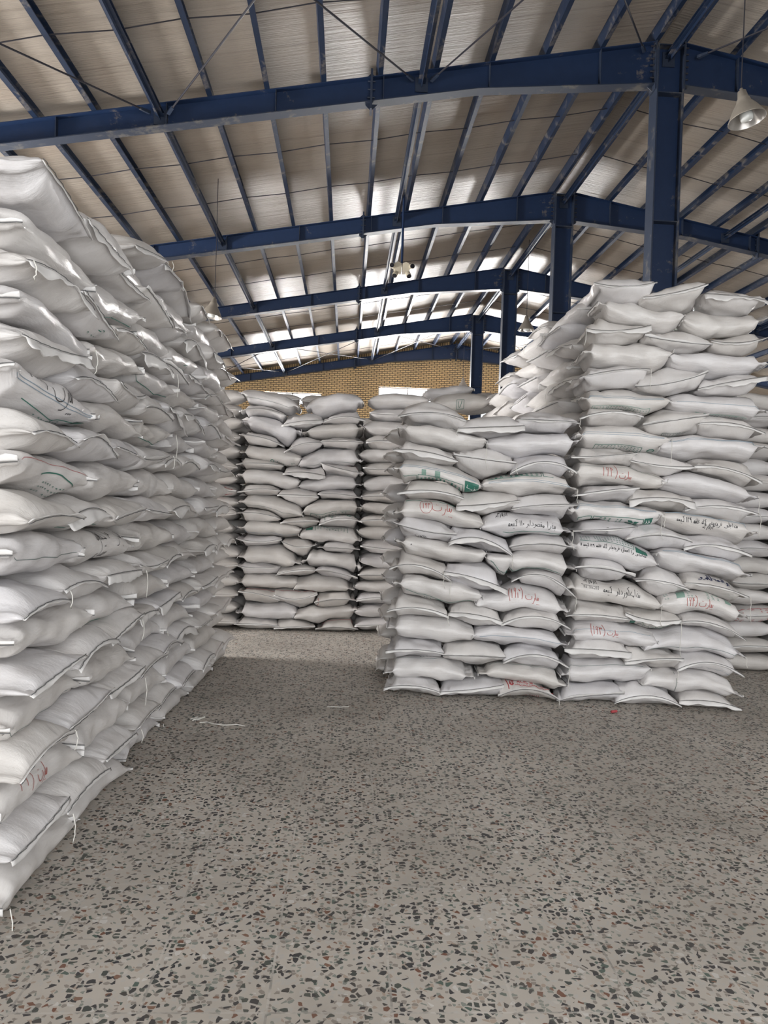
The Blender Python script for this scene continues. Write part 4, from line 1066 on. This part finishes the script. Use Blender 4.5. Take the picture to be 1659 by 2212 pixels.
ink_on('tall_11_0', 'printed_panel', 'green', lambda k: (frame_line(k, -.80, -.50, -.75, -.32, .005, 'tlr'), frame_line(k, -.46, .60, -.95, -.30, .005, 'tlr'), small_print(k, -.34, -.05, -.8, -.42, 4, 3, 26, .005), small_print(k, .02, .18, -.8, -.42, 4, 2, 27, .005), k.fill(.62, .80, -.75, -.24),
       k.poly([(.27, -.45), (.36, -.45), (.40, -.60), (.31, -.62)]), k.poly([(.42, -.45), (.51, -.45), (.46, -.62), (.40, -.60)]), k.poly([(.25, -.72), (.38, -.66), (.34, -.86), (.25, -.84)]), k.poly([(.42, -.68), (.54, -.72), (.52, -.88), (.42, -.84)])))
stripe('tall_11_0', .30)
ink_on('tall_11_0', 'white_leaf', 'hem', lambda k: (k.poly([(.65, -.32), (.70, -.55), (.66, -.62)]), k.poly([(.72, -.38), (.77, -.6), (.71, -.66)])))
ink_on('tall_11_1', 'handwriting', 'black', lambda k: (write(k, 'نذاجعلی خریدبذر کاه خانه ۱۲۶ کیسه', .62, .05, 1.28, .004, -.16),))
ink_on('tall_11_1', 'written_date', 'black', lambda k: write(k, '۳/۷/۰۲', .16, -.34, .26, .004, -.1))
stripe('tall_11_1', .50, .08)
ink_on('tall_13_0', 'printed_panel', 'green', lambda k: (frame_line(k, -.74, .48, .40, .95, .004, 'br'), small_print(k, -.4, .46, .45, .86, 4, 14, 28, .004), small_print(k, -.72, -.48, .45, .8, 3, 4, 29, .004), k.fill(.52, .78, .30, .62)))
ink_on('tall_13_0', 'handwriting', 'black', lambda k: write(k, 'نذامدی وا احسان خریدبذر کاه خانه ۱۲۶ کیسه ۸', .74, .18, 1.50, .004, -.12))
stripe('tall_13_1', .45, .08)
ink_on('tall_14_2', 'handwriting', 'navy', lambda k: write(k, 'جوادمظاهری', .48, .42, .95, .008, .0))
ink_on('tall_15_0', 'handwriting', 'black', lambda k: (write(k, 'نذامدگوردلو  کیسه', .55, .10, .80, .004, -.05),))
ink_on('tall_15_0', 'written_date', 'black', lambda k: write(k, '۱۲/۷/۰۳', -.32, .48, .32, .004))
ink_on('tall_15_0', 'scribble', 'black', lambda k: small_print(k, -.70, -.32, .10, .34, 3, 9, 31, .005))
ink_on('tall_15_1', 'handwriting', 'red', lambda k: (write(k, 'پارت', .22, -.12, .32, .004), write(k, '(۱۹۴', -.16, -.14, .24, .004)))
ink_on('tall_15_1', 'printed_columns', 'palegreen', lambda k: (small_print(k, -.88, -.75, .3, .85, 5, 2, 33, .0045), k.fill(-.60, -.42, .28, .66), small_print(k, -.38, -.22, .2, .8, 6, 2, 34, .0045), small_print(k, .08, .42, .25, .8, 6, 3, 35, .0045), k.fill(.52, .66, .26, .55)))
ink_on('tall_16_1', 'printed_text', 'green', lambda k: (write(k, 'شرکت خدماتی تجاری خراسان رضوی', .62, -.50, 1.05, .0045, .0, .10), k.fill(-.70, -.52, -.50, -.22), k.line([(-.5, -.16), (0, -.34), (.6, -.38)], .0035)))
ink_on('tall_17_0', 'handwriting', 'red', lambda k: (write(k, 'پارت', .16, .08, .24, .004), write(k, '(۱۹۳)', -.14, .05, .30, .0045)))
stripe('tall_17_0', .34, 0, 'bluestripe', .0025)
ink_on('tall_6_1', 'boxed_label', 'thinline', lambda k: (frame_line(k, -.22, .18, -.72, -.52, .004), small_print(k, -.19, .15, -.7, -.54, 2, 7, 37, .003), k.line([(-.5, -.80), (.5, -.80)], .003)))
ink_on('tall_12_0', 'mark', 'black', lambda k: small_print(k, .0, .1, -.7, .15, 6, 1, 38, .004))
ink_on('tall_20_0', 'printed_text', 'green', lambda k: small_print(k, -.6, .4, -.55, -.4, 1, 14, 39, .004))
ink_on('tall_19_1', 'thin_tape', 'thinline', lambda k: k.line([(-.32, -.6), (-.32, .6)], .003))
stripe('tall_18_2', -.35, 0, 'bluestripe', .0025)
for k_, be, mt in (('low_11_1', -.05, 'bluestripe'), ('tall_17_1', -.2, 'thinline'), ('tall_19_0', .4, 'thinline'), ('low_13_1', .75, 'thinline'), ('tall_1_1', .9, 'thinline'), ('back_0_0', -.2, 'thinline'), ('back_4_1', -.35, 'thinline'), ('back_8_0', -.3, 'thinline'), ('back_10_0', -.55, 'bluestripe')):
    stripe(k_, be, 0, mt, .003)
ink_on('back_9_2', 'printed_panel', 'green', lambda k: (frame_line(k, -.7, .6, .15, .9, .006, 'lrt'), frame_line(k, -.5, -.3, .3, .7, .007), k.line([(-.46, .5), (-.34, .6)], .006), k.line([(.35+.1*math.cos(a), .5+.2*math.sin(a)) for a in np.linspace(0, 6.28, 14)], .008), k.line([(.35, .35), (.35, .62), (.28, .62)], .007), small_print(k, -.5, .5, .2, .28, 1, 8, 41, .005)))
ink_on('back_10_1', 'printed_panel', 'green', lambda k: (frame_line(k, -.5, .55, .35, .85, .006, 'lrt'), small_print(k, -.45, .5, .42, .8, 3, 10, 42, .005), k.fill(-.80, -.58, .45, .75)))
ink_on('back_8_1', 'printed_panel', 'green', lambda k: (frame_line(k, -.75, .6, -.95, -.45, .005, 'tl'), small_print(k, -.6, .5, -.85, -.55, 2, 10, 43, .005)))
ink_on('back_4_0', 'printed_panel', 'green', lambda k: (small_print(k, .2, .8, -.7, -.45, 2, 9, 44, .005), k.line([(.06+.05*math.cos(a), -.5+.15*math.sin(a)) for a in np.linspace(0, 6.28, 12)], .007)))
ink_on('back_15_2', 'printed_bar', 'redprint', lambda k: (k.fill(.78, .86, -.6, .55), k.line([(-.85, -.6), (-.75, .2)], .006)))
for k_, be in (('back_15_0', .62), ('back_15_1', .66), ('back_17_2', .72), ('back_5_2', .82)): stripe(k_, be, 0, 'redprint', .005)
ink_on('far_7_0', 'printed_band', 'redprint', lambda k: (k.fill(.2, .30, -.7, .7), k.line([(.3, .45), (.8, .3)], .01), k.line([(.3, -.5), (.8, -.4)], .01)))
ink_on('right_13_0', 'printed_panel', 'redprint', lambda k: (k.line([(-.8, .5), (.7, .5)], .006), small_print(k, -.7, .6, .1, .45, 2, 7, 45, .007), small_print(k, -.7, .6, -.6, -.2, 2, 7, 46, .007)))
ink_on('midtop_0', 'boxed_mark', 'green', lambda k: (frame_line(k, -.2, .05, -.4, .2, .005), k.line([(-.15, .1), (-.1, -.3), (-.02, .15)], .006)))
# long left pile
ink_on('left_12_0', 'handwriting', 'black', lambda k: (write(k, 'پارت', .30, .05, .42, .005, -.3), write(k, '(۱۹۲', -.22, .2, .40, .005, -.3)))
ink_on('left_12_0', 'printed_panel', 'green', lambda k: (k.line([(-.5, -.52), (.2, -.62), (.7, -.58)], .004), small_print(k, -.1, .62, -.92, -.68, 3, 12, 50, .004), k.fill(.72, .9, -.8, -.5)))
stripe('left_12_0', -.1)
ink_on('left_2_0', 'handwriting', 'red', lambda k: (write(k, 'پارت', .10, .0, .26, .004), write(k, '(۱۹', -.24, .05, .3, .004)))
ink_on('left_8_1', 'handwriting', 'black', lambda k: (write(k, 'بذر ۱۰ کیسه', .6, .25, 1.0, .005),))
ink_on('left_8_1', 'second_line', 'black', lambda k: write(k, 'سوله', .0, -.45, .4, .004))
ink_on('left_10_0', 'printed_panel', 'green', lambda k: (k.line([(-.3, -.25), (.2, -.12), (.75, -.4)], .006), small_print(k, -.1, .5, -.75, -.4, 3, 8, 51, .004)))
stripe('left_10_0', .15, 0, 'redprint', .002); stripe('left_8_0', -.15, 0, 'thinline', .0025); stripe('left_4_0', -.3, 0, 'thinline', .0025)
for k_ in ('left_9_1', 'left_14_2', 'left_12_2', 'left_6_1', 'left_16_1'): stripe(k_, -.5, 0, 'green', .005)
for k_ in ('left_15_1', 'left_16_3'): ink_on(k_, 'printed_mark', 'green', lambda k: (k.line([(.1, -.3), (.3, -.2), (.34, -.45)], .005), small_print(k, -.1, .4, -.6, -.4, 1, 5, 52, .004)))

# ------------------------------------------------------------------ bits on the floor
def bit(name, x, y, lab, mat, pts, rr):
    b = MB(); b.tube([(x+a, y+e, .003+rr) for a, e in pts], rr, 5)
    tag(b.build(name, M[mat], None, (x, y, 0)), lab, 'string' if mat == 'string' else 'scrap', None, 'thing')
bit('twine_scrap', -1.0, 5.47, 'loose scrap of white twine on the floor by the left pile', 'string', [(0, 0), (.05, .02), (.10, -.02), (.18, -.05), (.27, -.03), (.33, -.06)], .0035)
bit('twine_tuft', -1.08, 5.55, 'small frayed tuft of twine on the floor beside the left pile', 'string', [(0, 0), (.04, .05), (.02, -.03), (.07, .03), (.05, -.02), (.09, .06)], .005)
bit('twine_end', -.1, 5.95, 'short white thread on the floor in mid aisle', 'string', [(0, 0), (.05, .01), (.1, .0), (.17, .015)], .003)
bit('red_scrap', 2.16, 5.93, 'tiny red scrap on the floor under the tall stack\'s corner', 'redprint', [(0, 0), (.03, .01), (.05, .02)], .012)
o = REST.build('sacks', M['sack'], None, (0, 0, 0), True)
o['kind'] = 'stuff'; o['label'] = 'more white woven sacks packed inside and behind the stacks'; o['category'] = 'sacks'
